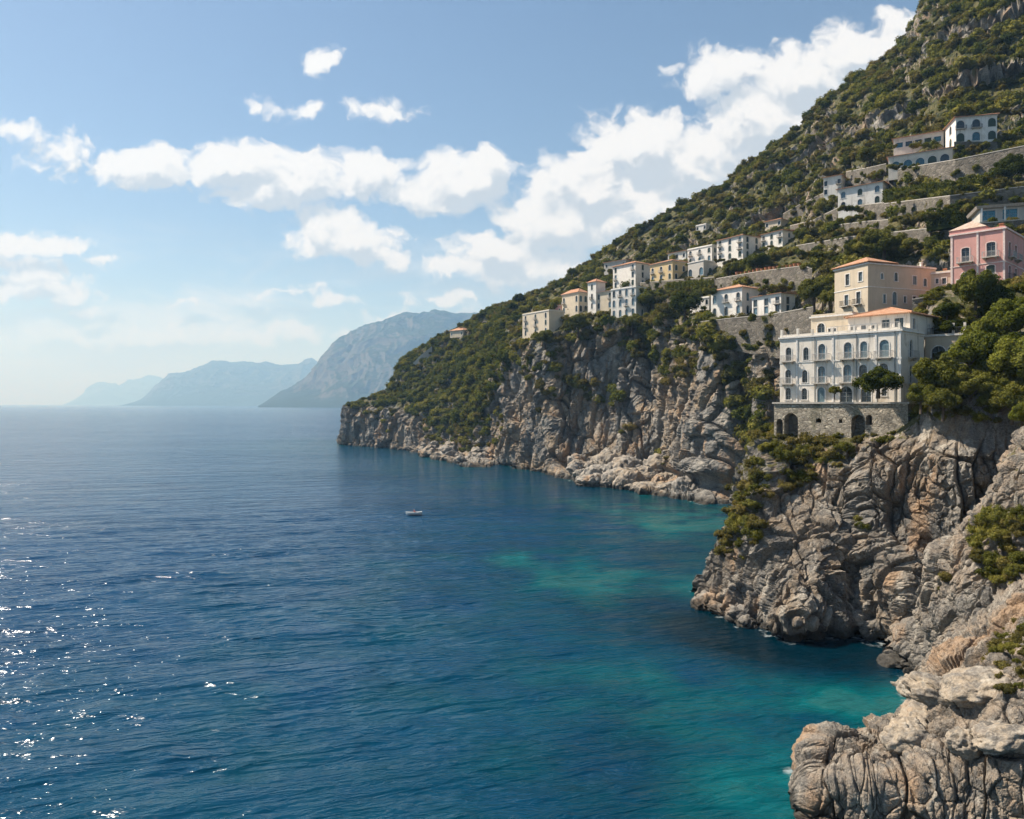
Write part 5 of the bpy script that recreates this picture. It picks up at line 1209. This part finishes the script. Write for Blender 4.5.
r1 = n.n('ShaderNodeMapping', vector_type='TEXTURE', ins={0: co, 2: (0, 0, math.radians(20)), 3: (4.6, 1.15, 1)}).outputs[0]
r2 = n.n('ShaderNodeMapping', vector_type='TEXTURE', ins={0: co, 2: (0, 0, math.radians(6)), 3: (2.4, .7, 1)}).outputs[0]
r3 = n.n('ShaderNodeMapping', vector_type='TEXTURE', ins={0: co, 2: (0, 0, math.radians(12)), 3: (24, 6.5, 1)}).outputs[0]
h = n.math('ADD', n.math('MULTIPLY', n.noise(r1, 1.0, 3, .5, .5), .33), n.math('MULTIPLY', n.noise(r2, 1.0, 3, .55, .4), .17))
h = n.math('ADD', h, n.math('MULTIPLY', n.noise(r3, 1.0, 3, .5, .3), 1.3))
gust = n.rng(n.noise(mapped(n, co, (0.006, 0.022, 0)), 1.0, 4, .6, .5), .3, .7, .55, 1.0)
bp = n.n('ShaderNodeBump', ins={'Strength': gust, 'Distance': 2.0, 'Height': h})
principled(n, out, **{'Base Color': col, 'Roughness': 0.14, 'IOR': 1.28, 'Normal': bp.outputs[0], 'Specular IOR Level': 0.5})
sea = link('sea', mesh_np('sea', p, grid_faces(len(ay), len(ax)), True, {'shoal': shoal, 'reflection_and_bed': reflection_and_bed, 'foam': foam}), m); sea['kind'] = 'structure'
if sea.data.polygons[0].normal.z < 0: sea.data.flip_normals()

# ================================================================ sky, sun, air, camera
w = bpy.data.worlds.new('World'); SC.world = w; w.use_nodes = True; t = w.node_tree; t.nodes.clear(); n = NT(t)
wout = n.n('ShaderNodeOutputWorld')
sky = n.n('ShaderNodeTexSky', sky_type='NISHITA', sun_disc=False, sun_elevation=math.radians(SUN_EL), sun_rotation=math.radians(SUN_AZ), altitude=30, air_density=1.0, dust_density=0.5, ozone_density=2.5)
SKY_S = 0.063
# cumulus: positions are directions on the sky (tangents of azimuth and elevation)
CL = [ # centre col,row  radius x,y  weight
 (150,168,62,22,1.22),(235,165,60,30,1.22),(300,180,60,34,1.22),(365,178,58,26,1.22),(262,190,60,22,1.10),
 (345,240,62,24,1.16),(320,225,40,20,0.80),(385,258,35,15,0.70),
 (460,182,56,32,1.22),(490,165,28,22,0.85),(430,195,40,18,0.80),
 (560,180,28,24,0.85),(610,150,40,34,1.00),(655,150,60,42,1.34),(600,190,85,42,1.34),(690,165,80,52,1.34),(560,225,75,40,1.22),(640,215,90,50,1.34),(500,250,62,24,1.10),(540,270,90,28,0.90),(470,265,50,14,0.75),
 (720,75,44,30,0.90),(800,80,60,36,1.34),(860,55,50,36,1.34),(895,35,30,22,0.90),(770,120,70,48,1.34),(830,110,60,40,1.22),(740,110,40,20,0.60),
 (324,64,22,19,0.60),(380,112,32,11,0.50),(268,108,18,8,0.38),(300,114,16,7,0.28),(60,152,36,22,0.62),(12,131,20,10,0.50),(35,142,14,8,0.40),
 (20,245,70,14,0.70),(30,290,62,22,0.75),(10,262,50,12,0.55),(100,262,24,6,0.40),(95,312,30,7,0.45),(200,302,26,6,0.45),(290,292,40,6,0.40),(445,298,40,9,0.60),(330,300,30,6,0.40),(120,330,90,11,0.42),(260,332,90,10,0.42),(420,318,60,8,0.45),
]
gd = bpy.data.node_groups.new('cloud_field', 'ShaderNodeTree'); g = NT(gd)
gd.interface.new_socket('P', in_out='INPUT', socket_type='NodeSocketVector'); gd.interface.new_socket('M', in_out='OUTPUT', socket_type='NodeSocketFloat')
gi = g.n('NodeGroupInput').outputs[0]; acc = None
for cx, cy, rx, ry, a in CL:
    d = g.vm('LENGTH', g.vm('MULTIPLY_ADD', gi, (100 / rx, 100 / ry, 0), (-cx / rx, -cy / ry, 0)), out=1)
    v = g.math('MULTIPLY_ADD', d, -a, a)                              # a*(1-d)
    acc = v if acc is None else g.n('ShaderNodeMath', operation='SMOOTH_MAX', ins={0: acc, 1: v, 2: 0.12}).outputs[0]
go = g.n('NodeGroupOutput'); gd.links.new(acc, go.inputs[0])
def field(p): 
    nd = n.n('ShaderNodeGroup', node_tree=gd); t.links.new(p, nd.inputs[0]); return nd.outputs[0]
dv = n.n('ShaderNodeTexCoord').outputs['Generated']
sp = n.n('ShaderNodeSeparateXYZ', ins={0: dv})
yy = n.math('MAXIMUM', sp.outputs[1], 0.06)
u = n.math('MULTIPLY_ADD', n.math('DIVIDE', sp.outputs[0], yy), FL / 100, CX / 100)
v = n.math('MULTIPLY_ADD', n.math('DIVIDE', sp.outputs[2], yy), -FL / 100, HY / 100)
pp = n.n('ShaderNodeCombineXYZ', ins={0: u, 1: v, 2: 0.0}).outputs[0]
def dens(off, det):
    q = n.vm('ADD', pp, off) if off else pp
    wp = n.n('ShaderNodeTexNoise', noise_dimensions='2D', ins={'Vector': q, 'Scale': 2.4, 'Detail': 3.0, 'Roughness': .55}).outputs[1]
    q2 = n.vm('MULTIPLY_ADD', n.vm('SUBTRACT', wp, (.5, .5, .5)), (.42, .30, 0), q)
    f = field(q2)
    nz = n.n('ShaderNodeTexNoise', noise_dimensions='2D', ins={'Vector': n.vm('MULTIPLY', q2, (1, 1.35, 1)), 'Scale': 3.1, 'Detail': det, 'Roughness': .55, 'Distortion': .1}).outputs[0]
    b = n.n('ShaderNodeTexVoronoi', feature='SMOOTH_F1', voronoi_dimensions='2D', ins={'Vector': n.vm('MULTIPLY', q2, (1, 1.15, 1)), 'Scale': 4.2, 'Smoothness': .6, 'Detail': 2.0, 'Roughness': .5}).outputs[0]
    return n.math('ADD', f, n.math('ADD', n.math('MULTIPLY_ADD', nz, 1.15, -.36), n.math('MULTIPLY_ADD', b, -.42, .20)))
d0 = dens(None, 9.0)
d1 = dens((-.08, -.20, 0), 5.0)         # the same field a little way towards the sun
alpha = n.rng(d0, -0.03, 0.48)
relief = n.math('SUBTRACT', d0, d1)
thick = n.rng(d0, 0.15, 1.0)
shade = n.math('ADD', n.math('MULTIPLY', thick, 0.46), n.math('MULTIPLY', relief, -1.35))
shade = n.rng(shade, -0.28, 0.66)
ccol = n.mix(shade, (1.0, 1.0, 1.0), (0.58, 0.64, 0.72))
ccol = n.vm('SCALE', ccol, None); t.nodes[-1].inputs[3].default_value = 8.6
front = n.rng(sp.outputs[1], 0.06, 0.25)
# haze veil in the low sky, thin high streaks
lowf = n.rng(v, 2.4, 4.0, 1.0, .55)
alpha = n.math('MULTIPLY', n.math('MULTIPLY', alpha, front), lowf)
veil = n.n('ShaderNodeTexNoise', noise_dimensions='2D', ins={'Vector': n.vm('MULTIPLY', pp, (.45, 1.7, 1)), 'Scale': 1.0, 'Detail': 5.0, 'Roughness': .6, 'Distortion': .5}).outputs[0]
veil = n.math('MULTIPLY', n.rng(veil, .38, .72, 0, .6), n.math('MULTIPLY', n.rng(v, 1.9, 3.2), front))
alpha = n.math('MAXIMUM', alpha, veil)
up = n.rng(sp.outputs[2], -0.02, 0.0)
colr = n.mix(n.math('MULTIPLY', alpha, up), sky.outputs[0], ccol)
bg = n.n('ShaderNodeBackground', ins={0: colr, 1: SKY_S}); t.links.new(bg.outputs[0], wout.inputs[0])
w.cycles.sampling_method = 'MANUAL'; w.cycles.sample_map_resolution = 512
L = bpy.data.lights.new('sun', 'SUN'); L.energy = 5.0; L.angle = math.radians(0.53); L.color = (1.0, 0.94, 0.85)
so = bpy.data.objects.new('sun', L); COL.objects.link(so)
from mathutils import Vector
so.rotation_euler = Vector(-sd).to_track_quat('-Z', 'Y').to_euler(); so.location = (0, 0, 300)
# air
HZ = 1.08e-4
bpy_m, n, out = new_mat('haze_air')
vol = n.n('ShaderNodeVolumePrincipled', ins={'Color': (0.33, 0.62, 1.0, 1), 'Absorption Color': (.72, .71, 1.0, 1), 'Density': HZ, 'Anisotropy': 0.15}); n.t.links.new(vol.outputs[0], out.inputs[1])
bx0, bx1, by0, by1, bz0, bz1 = -42000, 42000, -1800, 42000, -12, 1500
V = np.array([(x, y, z) for x in (bx0, bx1) for y in (by0, by1) for z in (bz0, bz1)], float)
F = np.array([(0, 1, 3, 2), (4, 6, 7, 5), (0, 4, 5, 1), (2, 3, 7, 6), (0, 2, 6, 4), (1, 5, 7, 3)])
hz = link('haze', mesh_np('haze', V, F, False), bpy_m); hz['kind'] = 'stuff'
SC.cycles.adaptive_threshold = 0.025; SC.cycles.volume_bounces = 0; SC.cycles.max_bounces = 6; SC.cycles.diffuse_bounces = 2; SC.cycles.glossy_bounces = 3; SC.cycles.transmission_bounces = 3; SC.cycles.transparent_max_bounces = 8
cam = bpy.data.cameras.new('camera'); cam.sensor_width = 36; cam.lens = 36 * FL / 1024; cam.shift_y = -5.5 / 1024; cam.clip_start = 0.5; cam.clip_end = 90000
co_ = bpy.data.objects.new('camera', cam); COL.objects.link(co_); co_.location = (0, 0, HC); co_.rotation_euler = (math.pi / 2, 0, 0); SC.camera = co_
SC.view_settings.view_transform = 'Standard'; SC.view_settings.look = 'None'; SC.view_settings.exposure = 0.87; SC.view_settings.gamma = 1.0
